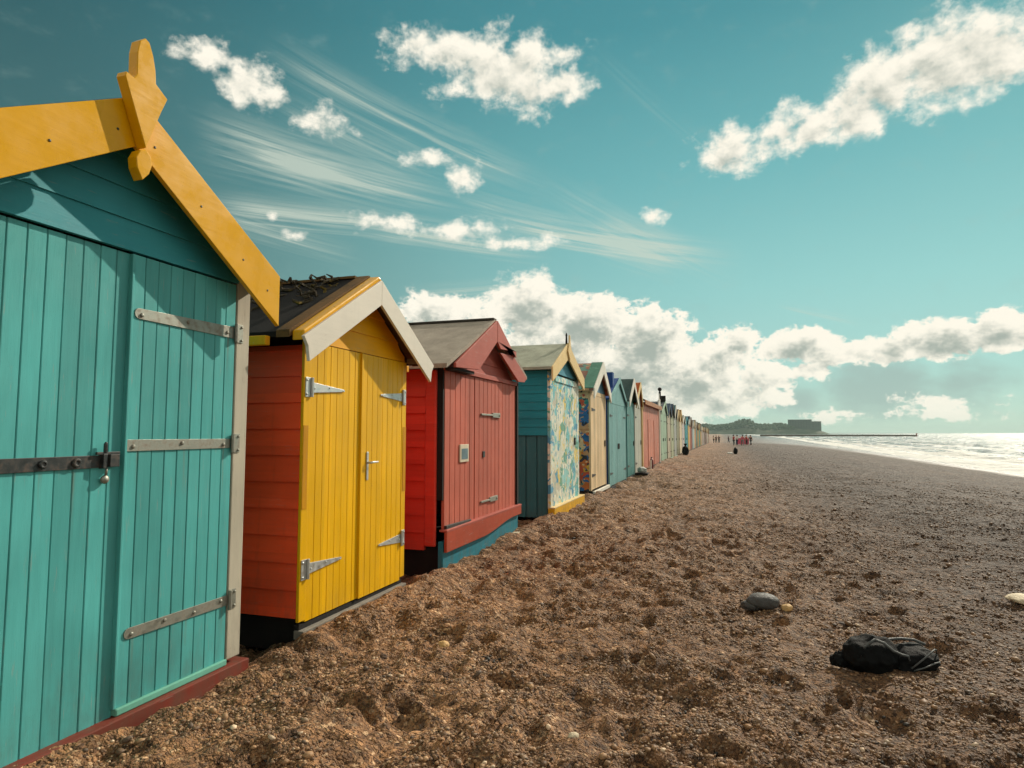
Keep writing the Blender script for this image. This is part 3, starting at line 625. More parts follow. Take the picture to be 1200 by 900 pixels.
# ------------------------------------------------------------------ hut 2: yellow doors, red sides, white barge boards
Y2=paint('yellow_door_paint',(232,176,0),.40,.16,'z',(.0875,.0),.05,dirt=.22,coat=.06,seed=7)
Y2b=paint('shaded_yellow_paint',(234,166,0),.45,.18,'y',None,.1,dirt=.2,seed=8)  # the door yellow in its shaded tone, shade put into the colour
OC=paint('recess_shade_ochre',(196,136,0),.5,.2,'z',None,.1,dirt=.3,seed=9)
R2=paint('red_side_paint',(248,84,42),.42,.22,'x',(.2,0),.07,dirt=.5,seed=10,baxis='z')
W2=paint('white_barge_paint',(222,214,200),.5,.10,'y',None,.15,(.45,.38,.30),.25,seed=11)
GB=simple('weathered_grey_board',(128,122,112),.85,.3,9)
def hut_two():
    X=-3.; yc=4.94; y0,y1=4.11,5.77
    t=empty('beach_hut',(X,yc,0),'yellow-doored beach hut with red sides and white barge boards','beach hut','beach huts in a row along the shingle')
    zr=2.84
    yl=lambda z: yc-(2.80-z)/.64; yr=lambda z: yc+(2.80-z)/.64
    for s,y in ((-1,y0+.01),(1,y1-.01)):
        mb=MB(); shiplap_side(mb,y,s,X-2.4,X-.021,.13,2.17,.2,.03,.018); mb.build('side_wall',R2,t)
    mb=MB(); mb.box(X-2.43,X-2.4,y0+.02,y1-.02,.13,2.17); mb.prism_x([(y0+.02,2.1705),(y1-.02,2.1705),(yc,2.72)],X-2.43,X-2.4); mb.build('rear_wall',R2,t)
    mb=MB(); shiplap_front(mb,X-.012,lambda z:max(y0+.02,yl(z)),lambda z:min(y1-.02,yr(z)),2.205,2.79,.17,.02,.010); mb.build('gable_wall',Y2b,t)
    for a,b in ((y0,y0+.085),(y1-.085,y1)):
        mb=MB(); mb.box(X-.0205,X+.004,a,b,.10,2.20); mb.build('corner_post',Y2,t,bevel=.004)
    mb=MB(); boards_v(mb,X-.004,y0+.087,4.925,.085,2.198,8,seed=3,g=.003,d=.0045); d1=mb.build('door',Y2,t)
    mb=MB(); boards_v(mb,X+.0,4.94,y1-.087,.075,2.198,8,seed=4,g=.003,d=.0045); d2=mb.build('door',Y2,t)
    k=MB(); k.box(X-.01,X+.016,4.915,4.945,.09,2.198); k.build('meeting_bead',Y2,d2,bevel=.003)
    for d,yt,yk,yp in ((d1,4.66,4.205,4.125),(d2,5.26,5.68,5.755)):
        for z in (1.848,.475):
            bar_hinge(d,X+.001,yt,yk,yp,z,.018,.082,BRIGHT,X+.0045,3,.006,True,.15)
    k=MB(); k.box(X+.0015,X+.009,5.03,5.062,1.08,1.33); h=k.build('handle_plate',BRIGHT,d2,bevel=.003)
    k=MB(); k.tube([(X+.008,5.046,1.235),(X+.045,5.046,1.235)],.010,10); k.tube([(X+.045,5.025,1.235),(X+.047,5.08,1.237),(X+.043,5.165,1.238)],[.009,.010,.008],10); k.build('handle',BRIGHT,d2,smooth=True)
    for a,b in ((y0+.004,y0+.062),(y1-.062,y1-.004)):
        mb=MB(); mb.box(X+.0045,X+.008,a,b,.925,1.555); mb.build('recess_shade_strip',OC,t)  # darker ochre strips painting in the shaded recess at the door edges
    mb=MB(); mb.box(X-.05,X+.035,y0+.02,y1-.01,-.03,.035); mb.build('sill_board',GB,t,bevel=.005)
    mb=MB(); mb.box(X-2.36,X-.10,y0+.10,y1-.10,-.15,.12); mb.box(X-.055,X-.012,y0+.03,y1-.03,.036,.075); mb.build('floor_frame',VOID,t)
    sl=.60; zl=zr-sl*1.06
    mb=MB(); roof_slabs(mb,X+.055,X-2.5,yc,zr+.045,yc-1.07,zl+.035,yc+1.07,zl+.035,.04); rf=mb.build('roof',FELT_K,t)
    # rolled felt edge, torn and weathered, then the yellow verge board
    RE=felt('brown_felt_edge',(104,78,44),(70,60,40))
    mb=MB(); roof_slabs(mb,X+.056,X-.06,yc,zr+.054,yc-1.085,zl+.042,yc+1.085,zl+.042,.055); mb.build('felt_edge',RE,rf)
    mb=MB(); mb.box(X-2.5,X-.062,yc-.05,yc+.05,zr+.030,zr+.052); mb.build('ridge_cap',RE,rf)
    mb=MB(); roof_slabs(mb,X+.158,X+.058,yc,zr+.040,yc-1.06,zl+.036,yc+1.06,zl+.036,.075); mb.build('verge_board',Y1,t,bevel=.012)
    rr=random.Random(5); mb=MB()
    for i in range(46):        # ragged strips of torn felt and dry stalks caught on the slope
        x=X-rr.uniform(.16,.95); f=rr.uniform(.04,.52); y=yc-f*1.05; z=zr-sl*f*1.05+.050
        pts=[(x,y,z)]
        for j in range(4): pts.append((pts[-1][0]+rr.uniform(-.06,.05),pts[-1][1]+rr.uniform(-.06,.02),max(pts[-1][2]+rr.uniform(-.035,.03),zr-sl*(yc-pts[-1][1])+.02)))
        mb.tube(pts,[.006,.013,.016,.012,.004],5)
    mb.build('torn_felt',felt('torn_felt',(70,62,48),(120,100,40)),rf)
    mb=MB(); mb.box(X-2.45,X-.12,yc-1.125,yc-1.072,2.135,2.205); mb.build('fascia',Y2b,t,bevel=.006)
    mb=MB(); mb.box(X-2.45,X-.12,yc+1.072,yc+1.125,2.135,2.205); mb.build('fascia',Y2b,t,bevel=.006)
    for s in (-1,1):
        mb=MB()
        mb.prism_x([(yc+s*.001,zr),(yc+s*1.09,zr-.595*1.09),(yc+s*1.04,2.125),(yc+s*1.02,2.015),(yc+s*.001,2.62)],X+.160,X+.186)
        mb.build('barge_board',W2,t,bevel=.003)
    mb=MB(); mb.prism_x([(yc-.84,2.23),(yc+.84,2.23),(yc+.84,2.262),(yc,2.765),(yc-.84,2.262)],X-.03,X-.026); mb.build('soffit',Y2b,t)
    mb=MB(); mb.box(X+.02,X+.158,yc+.80,yc+.85,2.185,2.235); mb.build('bracket',BARE,t,bevel=.004)
hut_two()

# ------------------------------------------------------------------ hut 3: faded pink front, red sides, grey roof
P3=paint('faded_pink_paint',(186,98,80),.55,.24,'z',(.151,0),.22,(.42,.27,.21),.35,seed=12)
P3b=paint('dusty_rose_paint',(174,90,78),.55,.22,'y',None,.2,dirt=.25,seed=13)
R3=paint('crimson_side_paint',(214,66,50),.45,.2,'x',(.2,0),.06,dirt=.4,seed=14,baxis='z')
TB=paint('sea_blue_paint',(32,122,140),.5,.25,'y',None,.2,dirt=.5,seed=15)
BR3=paint('terracotta_paint',(168,72,50),.5,.22,'y',None,.2,dirt=.3,seed=16)
def hut_three():
    X=-2.95; y0,y1=6.56,9.27; ya=7.93; zr=2.98
    t=empty('beach_hut',(X,7.9,0),'faded pink beach hut with red sides and a plain grey roof','beach hut','beach huts in a row along the shingle')
    for s,y in ((-1,y0+.02),(1,y1-.02)):
        mb=MB(); shiplap_side(mb,y,s,X-2.5,X-.216,.20,2.22,.19,.03,.022); mb.build('side_wall',R3,t)
    mb=MB(); mb.box(X-2.53,X-2.5,y0+.03,y1-.03,.26,2.22); mb.prism_x([(y0+.03,2.2205),(y1-.03,2.2205),(ya,2.88)],X-2.53,X-2.5); mb.build('rear_wall',R3,t)
    for a,b in ((y0-.012,y0+.035),(y1-.035,y1+.012)):
        mb=MB(); mb.box(X-.215,X-.075,a,b,.24,2.21); mb.build('corner_panel',R3,t,bevel=.02)
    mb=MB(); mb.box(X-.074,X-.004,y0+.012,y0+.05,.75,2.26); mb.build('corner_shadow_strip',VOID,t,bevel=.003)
    mb=MB(); boards_v(mb,X,y0+.052,7.52,.40,2.20,6,.012,.014,seed=5); d=mb.build('front_panel',P3,t)
    k=MB(); k.box(X+.002,X+.02,7.03,7.30,1.15,1.36); w=k.build('notice_frame',paint('cream_frame_paint',(214,200,176),.5,.2,'z',None,.2,dirt=.1,seed=17),d,bevel=.004)
    k=MB(); k.box(X+.0205,X+.024,7.07,7.26,1.185,1.31); k.build('notice_plate',simple('grey_plate',(96,120,128),.35,.2,10),d)
    mb=MB(); boards_v(mb,X+.004,7.53,y1-.06,.40,2.20,11,.012,.014,seed=6); d=mb.build('door',P3,t)
    for z,yt,a in ((1.735,8.45,0),(.615,8.35,0)):
        k=MB(); k.prism_x([(7.72,z+.012),(7.72,z-.012),(yt-.30,z-.012),(yt-.30,z-.03),(yt,z-.035),(yt,z+.035),(yt-.30,z+.03),(yt-.30,z+.012)],X+.006,X+.028); k.bolt(X+.028,yt-.05,z,.014,.012); k.build('hinge',STEEL,d,bevel=.003)
    k=MB(); k.box(X+.005,X+.02,7.80,7.87,1.18,1.26); k.build('latch',DARKSTEEL,d,bevel=.003)
    mb=MB(); mb.box(X-.03,X+.03,y1-.058,y1+.012,.40,2.25); mb.build('corner_post',VOID,t,bevel=.004)
    mb=MB(); mb.prism_x([(y0+.05,.41),(7.35,.41),(7.35,.452),(y0+.05,.47)],X+.003,X+.035); mb.build('hinge',DARKSTEEL,t,bevel=.004)
    yl=lambda z: ya-(2.90-z)/.52; yr=lambda z: ya+(2.90-z)/.52
    mb=MB(); shiplap_front(mb,X-.02,lambda z:max(y0+.05,yl(z)),lambda z:min(y1-.05,yr(z)),2.205,2.88,.2); mb.build('gable_wall',P3b,t)
    mb=MB(); mb.box(X-.019,X+.03,y0+.02,y1+.01,2.205,2.262); mb.build('head_rail',P3b,t,bevel=.004)
    # skirt with a scooped lower edge, blue plinth below it
    y=[y0+(y1+.06-y0)*i/24 for i in range(25)]
    low=lambda f: .185+(.0 if f<.42 else .10*math.sin(min(1,(f-.42)/.48)*math.pi*.5)**2)
    mb=MB(); mb.prism_x([(a,low((a-y0)/(y1-y0))) for a in y]+[(y1+.06,.405),(y0,.405)],X+.028,X+.06); mb.build('skirt_board',BR3,t,bevel=.005)
    mb=MB(); mb.box(X-.03,X+.064,y0-.004,y1+.06,.4065,.43); mb.build('skirt_cap',P3b,t,bevel=.004)
    mb=MB(); mb.box(X-.05,X+.012,y0+.01,y1+.03,-.06,.30); mb.build('plinth_board',TB,t,bevel=.005)
    mb=MB(); mb.box(X-2.45,X-.06,y0+.10,y1-.10,-.15,.25); mb.build('floor_frame',VOID,t)
    mb=MB(); mb.box(X+.02,X+.10,8.45,9.18,-.02,.045); mb.build('step_board',simple('pale_board',(190,176,150),.8,.2,8),t,bevel=.006)
    ovx=X+.135
    mb=MB(); roof_slabs(mb,ovx-.002,X-2.6,ya,zr+.02,y0-.20,2.255,y1+.12,2.36,.05); rf=mb.build('roof',FELT_S,t)
    mb=MB(); mb.box(X-2.6,ovx-.004,ya-.06,ya+.06,zr+.008,zr+.034); mb.build('ridge_cap',felt('dark_ridge_felt',(70,66,60)),rf,bevel=.004)
    # left barge board, cut flat at the foot; right one stepped in two pieces
    mb=MB(); mb.prism_x([(ya-.0005,zr),(y0-.02,2.275),(y0-.02,2.225),(y0+.70,2.265),(ya-.0005,2.70)],ovx,ovx+.032); b=mb.build('barge_board',P3b,t,bevel=.004)
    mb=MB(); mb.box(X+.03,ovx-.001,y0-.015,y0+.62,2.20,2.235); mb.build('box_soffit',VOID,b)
    e=ya+.80
    mb=MB(); mb.prism_x([(ya+.0005,zr),(ya+.0005,2.70),(ya+.12,2.615),(e,2.66),(e,zr-.40)],ovx,ovx+.036); mb.build('barge_board',P3b,t,bevel=.004)
    mb=MB(); mb.prism_x([(ya+.20,2.575),(ya+.76,2.60),(y1+.10,2.33),(y1-.02,2.26),(y1-.32,2.245)],ovx-.03,ovx+.004); mb.build('barge_board',P3b,t,bevel=.004)
hut_three()

# ------------------------------------------------------------------ hut 4: painted front, teal sides, cream barge boards and spike
def mural(name,pal,scale,base,cover=.5,seed=0,warp=.5,line=True):
    m=NT(name); co=m.coord(); mp=m.new('ShaderNodeVectorMath',operation='ADD'); m.link(co,mp.inputs[0]); mp.inputs[1].default_value=(seed,seed*2.3,seed*1.3)
    w=m.new('ShaderNodeVectorMath',operation='MULTIPLY_ADD'); m.link(m.noise(mp.outputs[0],scale*.8,3,.5,0,True),w.inputs[0]); w.inputs[1].default_value=(warp,)*3; m.link(mp.outputs[0],w.inputs[2]); Q=w.outputs[0]
    s=m.new('ShaderNodeSeparateColor'); m.link(m.voro(Q,scale),s.inputs[0])
    n=len(pal); col=m.ramp(s.outputs[0],[(i/n,lin(c)) for i,c in enumerate(pal)],'CONSTANT')
    col=m.mix(m.math('GREATER_THAN',s.outputs[1],cover),col,lin(base))
    if line:
        e=m.voro(Q,scale,'Distance','DISTANCE_TO_EDGE'); col=m.mix(m.maprange(e,.03,.06,.55,0),col,lin((60,80,84)))
    d=m.voro(Q,scale*3.1); s2=m.new('ShaderNodeSeparateColor'); m.link(d,s2.inputs[0])
    col=m.mix(m.math('GREATER_THAN',s2.outputs[0],.84),col,m.ramp(s2.outputs[1],[(i/n,lin(c)) for i,c in enumerate(pal[::-1])],'CONSTANT'))
    v=m.maprange(m.noise(co,9,5,.6),.3,.7,.8,1.12); hs=m.new('ShaderNodeVectorMath',operation='SCALE'); m.link(col,hs.inputs[0]); m.link(v,hs.inputs['Scale'])
    m.link(hs.outputs[0],m.bsdf.inputs['Base Color']); m.bsdf.inputs['Roughness'].default_value=.55
    m.link(m.bump(m.noise(m.vscale(co,(9,9,1)),6,5,.6),.25,.006),m.bsdf.inputs['Normal']); return m.mat
MU4=mural('painted_front_mural',[(110,184,190),(104,160,136),(230,226,206),(78,150,180),(226,200,106),(150,204,200),(196,190,170)],4.2,(216,216,198),.60,2,.8,False)
MU5=mural('flower_mural',[(214,118,52),(40,104,160),(222,176,60),(52,140,138),(200,84,52),(232,206,160),(52,52,64)],6.0,(196,150,104),.93,5,.30,False)
TL=paint('deep_teal_paint',(30,134,148),.45,.22,'x',(.15,0),.08,dirt=.35,seed=18,baxis='z')
TLd=paint('dark_teal_cladding',(58,112,118),.55,.25,'z',(.2,0),.1,dirt=.45,seed=19,baxis='x')
CR=paint('cream_paint',(226,196,138),.5,.14,'y',None,.15,dirt=.2,seed=20)
YB=paint('yellow_skirt_paint',(224,168,30),.45,.2,'y',None,.12,dirt=.4,seed=21)
WH=paint('white_paint',(224,220,208),.5,.1,'y',None,.12,(.4,.36,.3),.25,seed=22)
def hut_four():
    X=-2.87; y0,y1=11.03,13.42; ya=12.1; zr=3.2
    t=empty('beach_hut',(X,12.2,0),'beach hut with a painted mural front, teal sides and a spiked cream gable','beach hut','beach huts in a row along the shingle')
    for s,y in ((-1,y0+.02),(1,y1-.02)):
        mb=MB(); shiplap_side(mb,y,s,X-2.5,X-.06,1.452,2.62,.15,.03,.012); mb.build('side_wall',TL,t)
        mb=MB(); boards_side(mb,y-s*.012,s,X-2.5,X-.06,.0,1.45,12,.03,.022,.03); mb.build('lower_cladding',TLd,t)
    mb=MB(); mb.box(X-2.53,X-2.5,y0+.03,y1-.03,0,2.62); mb.prism_x([(y0+.03,2.6205),(y1-.03,2.6205),(ya,3.05)],X-2.53,X-2.5); mb.build('rear_wall',TL,t)
    for a,b in ((y0,y0+.30),(y1-.2,y1)):
        mb=MB(); mb.box(X-.0595,X-.005,a,b,.16,2.60); mb.build('front_panel',MU4,t,bevel=.003)
    mb=MB(); boards_v(mb,X-.008,y0+.31,y1-.21,.17,2.56,12,seed=9); d=mb.build('door',MU4,t)
    k=MB(); k.box(X-.007,X+.012,y0+.32,y1-.22,2.44,2.53); k.build('door_rail',MU4,d,bevel=.004)
    k=MB(); k.box(X-.007,X+.02,12.95,13.02,1.25,1.40); k.build('latch',DARKSTEEL,d,bevel=.003)
    mb=MB(); mb.prism_x([(y0+.06,2.601),(y1-.06,2.601),(y1-.06,2.63),(ya,3.10),(y0+.06,2.63)],X-.05,X-.01); mb.build('gable_wall',paint('gable_blue_paint',(70,140,160),.5,.2,'y',None,.1,seed=23),t)
    mb=MB(); mb.box(X-.05,X+.07,y0-.02,y1+.18,-.05,.165); mb.build('skirt_board',YB,t,bevel=.006)
    mb=MB(); mb.box(X-.05,X+.075,y0-.02,y1+.18,.166,.19); mb.build('skirt_cap',CR,t,bevel=.004)
    mb=MB(); roof_slabs(mb,X+.06,X-2.58,ya,zr+.03,y0-.16,2.665,y1+.16,2.665,.05); mb.build('roof',felt('pale_green_grey_felt',(158,160,142)),t)
    for s in (-1,1):
        e=y0-.17 if s<0 else y1+.17
        mb=MB(); mb.prism_x([(ya+s*.001,zr+.04),(e,2.66),(e,2.40),(ya+s*.001,2.93)],X+.062,X+.092); mb.build('barge_board',CR,t,bevel=.004)
    mb=MB(); mb.prism_x([(ya-.16,3.06),(ya-.05,3.24),(ya-.025,3.39),(ya+.02,3.39),(ya+.06,3.22),(ya+.16,3.06),(ya,2.90)],X+.094,X+.12); f=mb.build('finial',CR,t,bevel=.004)
    mb=MB(); mb.lathe([(.020,3.20),(.022,3.26),(.016,3.36),(.020,3.39),(.006,3.44)],(X+.05,ya-.02,0),'z',10); mb.build('spike',VOID,f,smooth=True)
hut_four()

# ------------------------------------------------------------------ the rest of the row
def plain_hut(label,X,y0,y1,zb,ze,zr,ya=None,ov=.08,ext=.14,front=None,side=None,roof=None,barge=None,gable=None,base=None,doors=1,nb=9,bh=.20,
              D=2.4,finial=None,fin_mat=None,side_mat2=None,detail=True,hardware=True,skirt=.10):
    ya=ya if ya is not None else (y0+y1)/2
    t=empty('beach_hut',(X,(y0+y1)/2,along_s((y0+y1)/2)),label,'beach hut','beach huts in a row along the shingle')
    g=t.location.z
    def B(mb,*a,**k): mb.shift(0,0,g); return mb.build(*a,**k)
    for s,y in ((-1,y0+.02),(1,y1-.02)):
        mb=MB()
        if detail: shiplap_side(mb,y,s,X-D,X-.05,zb,ze,.16)
        else: mb.box(X-D,X-.05,min(y,y-s*.03),max(y,y-s*.03),zb,ze)
        B(mb,'side_wall',side,t)
    if detail:
        mb=MB(); mb.box(X-D-.03,X-D,y0+.03,y1-.03,zb,ze); mb.prism_x([(y0+.03,ze+.0005),(y1-.03,ze+.0005),(ya,zr-.08)],X-D-.03,X-D); B(mb,'rear_wall',side,t)
    mb=MB(); k=(zr-ze-.02)/max(ya-y0,y1-ya)
    mb.prism_x([(y0+.02,ze+.001),(y1-.02,ze+.001),(ya,zr-.05)],X-.045,X-.006); B(mb,'gable_wall',gable or front,t)
    mb=MB(); mb.box(X-.049,X-.002,y0,y0+.10,zb,ze); mb.box(X-.049,X-.002,y1-.10,y1,zb,ze); mb.box(X-.048,X-.003,y0+.1005,y1-.1005,ze-.10,ze-.0005)
    B(mb,'front_frame',front,t,bevel=.004 if detail else 0)
    step=(y1-y0-.21)/doors
    for i in range(doors):
        a=y0+.105+i*step; mb=MB()
        if detail: boards_v(mb,X-.008,a+.004,a+step-.004,zb+.02,ze-.105,nb,.010,.012,seed=i)
        else: mb.box(X-.04,X-.010,a+.004,a+step-.004,zb+.02,ze-.105)
        d=B(mb,'door',front,t)
        if detail and hardware:
            s=1 if i==0 else -1
            for z in (zb+.35,ze-.45):
                h=MB(); yk=a+.01 if i==0 else a+step-.01
                h.prism_x([(yk,z+.04),(yk,z-.04),(yk+s*min(.45,step*.45),z-.012),(yk+s*min(.45,step*.45),z+.012)],X-.006,X+.004); h.bolt(X+.004,yk+s*.05,z,.012,.01); h.shift(0,0,g); h.build('hinge',DARKSTEEL,d)
            h=MB(); yy=a+step-.10 if i==0 else a+.08; h.box(X-.006,X+.022,yy-.02,yy+.03,zb+1.0,zb+1.16); h.shift(0,0,g); h.build('handle',DARKSTEEL,d,bevel=.004)
    mb=MB(); mb.box(X-.06,X+.04,y0-.02,y1+.02,zb-skirt-.12,zb-.003); B(mb,'base_board',base or VOID,t,bevel=.005 if detail else 0)
    zl=ze+.03; mb=MB(); roof_slabs(mb,X+ov,X-D-.08,ya,zr,y0-ext,zl,y1+ext,zl,.05); r=B(mb,'roof',roof,t)
    if barge:
        for s in (-1,1):
            e=y0-ext-.01 if s<0 else y1+ext+.01
            mb=MB(); mb.prism_x([(ya+s*.001,zr+.02),(e,zl+.01),(e,zl-bh),(ya+s*.001,zr-bh*1.15)],X+ov+.002,X+ov+.032); B(mb,'barge_board',barge,t,bevel=.004 if detail else 0)
    if finial:
        mb=MB(); finial(mb,X+ov,ya,zr); B(mb,'finial',fin_mat,t,bevel=.004 if detail else 0)
    return t
def along_s(y): return float(along(np.array(float(y))))

BLUE=paint('cobalt_paint',(26,70,132),.45,.2,'y',None,.1,seed=24)
PALE_T=paint('pale_teal_paint',(116,164,164),.5,.22,'z',(.24,0),.15,dirt=.35,seed=25)
CREAMF=paint('cream_plank_paint',(214,186,146),.5,.26,'z',(.215,0),.2,dirt=.3,seed=26)
PATCH=mural('patched_tile_roof',[(150,72,48),(170,110,80),(96,140,124),(120,84,70),(190,150,110)],3.,(140,88,64),.8,3,.2,False)
GREEN_R=felt('sea_green_felt',(86,132,114),(110,156,136)); OR_R=felt('orange_roof',(176,92,46),(140,66,36)); BG_R=felt('blue_grey_felt',(70,86,104),(98,108,116)); TEALW=paint('green_teal_paint',(74,132,128),.5,.22,'z',(.2,0),.15,seed=27)
t=plain_hut('cream-planked beach hut with white gable trim and a flower mural on its side',-2.9,14.88,16.95,.14,2.5,3.26,16.0,.10,.16,CREAMF,MU5,PATCH,WH,paint('slate_blue_paint',(74,116,140),.5,.2,'y',None,.1,seed=28),None,1,8,.24)
b=MB(); b.box(-2.9-.04,-2.9+.09,14.86,16.98,.06,.137); b.build('white_sill',WH,t,bevel=.006)
b=MB(); b.prism_x([(16.0,3.28),(14.72,2.555),(14.72,2.535),(16.0,3.265)],-3.08,-2.802); b.build('green_felt_strip',GREEN_R,t)
def fin_block(mb,x,ya,zr): mb.box(x-.5,x-.05,ya-.95,ya-.70,zr-.55,zr+.10)
def fin_ball(mb,x,ya,zr): mb.box(x-.06,x+.04,ya-.06,ya+.06,zr-.25,zr+.12); mb.lathe([(.02,zr+.12),(.04,zr+.14),(.09,zr+.20),(.10,zr+.25),(.07,zr+.31),(.01,zr+.34)],(x-.01,ya,0),'z',12)
def fin_stack(mb,x,ya,zr): mb.prism_x([(ya-.16,zr-.25),(ya+.16,zr-.25),(ya+.13,zr+.26),(ya+.17,zr+.30),(ya-.17,zr+.30),(ya-.13,zr+.26)],x-.30,x+.02)
plain_hut('pale teal boarded beach hut with a cobalt blue roof and ridge block',-2.9,17.5,20.72,.02,2.42,3.14,19.3,.02,.10,PALE_T,BLUE,felt('cobalt_roof',(24,66,126)),PALE_T,PALE_T,None,2,7,.12,finial=fin_block,fin_mat=BLUE)
plain_hut('green-gabled beach hut with white trim and a dark grey-green roof',-2.9,21.0,22.75,.05,2.52,3.32,None,.12,.30,TEALW,paint('dark_green_paint',(36,66,62),.5,.2,'x',seed=29),felt('dark_green_felt',(62,82,78)),WH,paint('bottle_green_paint',(34,84,66),.5,.2,'y',seed=30),None,1,8,.22)
plain_hut('narrow pale grey beach hut under a rusty orange roof',-2.9,22.98,24.85,.05,2.50,3.38,24.3,.06,.12,paint('pale_grey_paint',(178,178,166),.5,.2,'z',(.2,0),.2,seed=31),paint('brown_side_paint',(96,62,46),.5,.2,'x',seed=32),OR_R,CR,None,None,1,8,.16)
PINK=paint('salmon_pink_paint',(196,124,104),.5,.28,'z',(.32,0),.2,dirt=.3,seed=33)
def wide_pink():
    X=-2.9;y0,y1=25.1,32.5;ze=2.72;zr=3.34
    t=empty('beach_hut',(X,28.8,0),'long salmon pink beach hut under a blue-grey roof sloping to the sea','beach hut','beach huts in a row along the shingle')
    mb=MB(); boards_v(mb,X,y0+.15,y1-.30,.06,ze,22,.02,.014,seed=12); mb.build('front_wall',PINK,t)
    mb=MB(); shiplap_side(mb,y0+.02,-1,X-2.4,X-.05,.06,ze,.16); mb.build('side_wall',PINK,t)
    mb=MB(); shiplap_side(mb,y1-.02,1,X-2.4,X-.05,.06,ze,.16); mb.build('side_wall',PINK,t)
    mb=MB(); mb.box(X-2.43,X-2.40,y0,y1,.06,ze); mb.build('rear_wall',PINK,t)
    mb=MB(); mb.box(X-.04,X+.03,y0,y0+.145,.02,ze); mb.build('corner_post',CR,t,bevel=.006)
    mb=MB(); mb.box(X-.04,X+.05,y1-.295,y1,.02,3.10); mb.build('corner_post',WH,t,bevel=.006)
    # slope faces the sea
    mb=MB(); mb.add([(X+.14,y0-.1,ze+.06),(X+.14,y1-.3,ze+.06),(X-1.2,y1-.3,zr),(X-1.2,y0-.1,zr),(X-2.5,y1-.3,ze+.06),(X-2.5,y0-.1,ze+.06),
        (X+.14,y0-.1,ze),(X+.14,y1-.3,ze),(X-1.2,y1-.3,zr-.07),(X-1.2,y0-.1,zr-.07),(X-2.5,y1-.3,ze),(X-2.5,y0-.1,ze)],
        [(0,1,2,3),(3,2,4,5),(6,9,8,7),(9,11,10,8),(0,6,7,1),(4,10,11,5),(0,3,9,6),(3,5,11,9),(1,7,8,2),(2,8,10,4)]); mb.build('roof',BG_R,t)
    mb=MB(); mb.box(X+.141,X+.17,y0-.12,y1-.3,ze-.13,ze+.05); mb.build('fascia',paint('tan_fascia_paint',(170,116,76),.5,.2,'y',None,.1,seed=34),t,bevel=.006)
    mb=MB(); mb.prism_x([(y1-.9,2.6),(y1-.15,3.5),(y1+.25,2.9),(y1+.25,2.6),(y1-.15,3.15),(y1-.75,2.5)],X+.02,X+.06); mb.build('barge_board',WH,t,bevel=.005)
    mb=MB(); fin_ball(mb,X+.07,y1-.15,3.40); mb.build('finial',VOID,t)
    d=MB(); boards_v(d,X+.02,27.2,28.1,.08,2.05,5,.012,.012); d.build('door',PINK,t)
    d=MB(); boards_v(d,X+.02,29.6,30.5,.08,2.05,5,.012,.012); d.build('door',PINK,t)
    b=MB(); b.box(X-.06,X+.05,y0,y1,-.15,.055); b.build('base_board',VOID,t)
wide_pink()
GG=paint('pale_green_paint',(158,182,158),.5,.24,'z',(.24,0),.2,seed=35)
plain_hut('pale green beach hut with a dark chimney-like post on its ridge',-2.9,33.4,36.9,.05,2.55,3.2,35.7,.05,.12,GG,TEALW,felt('charcoal_felt',(60,66,70)),GG,None,GG,3,4,.14,finial=fin_stack,fin_mat=VOID)
STONE=paint('stone_beige_paint',(176,164,144),.5,.2,'z',(.25,0),.2,seed=36); SAGE=paint('sage_paint',(168,172,142),.5,.2,'z',(.25,0),.2,seed=37)
plain_hut('stone beige beach hut with a blue-grey roof, next to the pale green hut',-2.9,37.5,40.0,.05,2.5,3.25,None,.06,.12,STONE,STONE,BG_R,BG_R,None,GG,2,4,.16)
plain_hut('sage green beach hut with a blue-grey roof and dark trim',-2.9,40.3,42.7,.05,2.5,3.36,None,.06,.12,SAGE,STONE,BG_R,VOID,None,GG,2,4,.14)
plain_hut('grey beach hut with a crested blue-green roof and white trim',-2.9,43.0,45.4,.05,2.55,3.42,None,.06,.12,paint('dove_grey_paint',(164,166,160),.5,.2,'z',(.25,0),.2,seed=38),STONE,felt('blue_green_felt',(76,112,116)),WH,None,GG,1,8,.16)
plain_hut('olive beach hut with brown roof, last before the black rubbish sack',-2.9,45.7,48.2,.05,2.5,3.25,None,.06,.12,paint('olive_paint',(140,138,110),.5,.2,'z',(.25,0),.2,seed=39),STONE,felt('brown_felt',(92,76,60)),CR,None,VOID,1,8,.16)
plain_hut('cream beach hut with tan ridge, directly behind the black rubbish sack',-2.9,48.9,51.6,.05,2.45,3.35,None,.06,.12,paint('pale_cream_paint',(214,198,170),.5,.2,'z',(.25,0),.2,seed=40),CR,felt('tan_felt',(150,118,76)),CR,None,None,1,8,.16)
plain_hut('pale lilac grey beach hut between the cream and the bright teal huts',-2.9,52.0,55.6,.05,2.4,3.05,None,.06,.12,paint('lilac_grey_paint',(186,176,172),.5,.2,'z',(.25,0),.2,seed=41),CR,felt('grey_green_felt',(88,104,96)),WH,None,None,2,4,.16)
plain_hut('bright teal beach hut with a dark green roof, beyond the black rubbish sack',-2.9,56.4,61.0,.05,2.45,3.1,None,.06,.12,paint('bright_teal_paint',(40,136,146),.5,.2,'z',(.25,0),.1,seed=42),TL,felt('moss_green_felt',(50,76,66)),TL,None,None,2,5,.16)
FC={'pale blue':(150,178,186),'buff':(190,158,118),'brick red':(160,78,62),'cream':(216,202,172),'sea green':(96,152,138),'grey':(140,144,144),'navy':(48,62,88),'pink':(198,140,130),'white':(220,216,204),'mustard':(196,156,70),'brown':(104,74,58),'peach':(214,164,128)}
FRF={'dark green':(46,74,62),'slate':(72,82,92),'brown':(92,66,50),'teal':(56,104,104)}
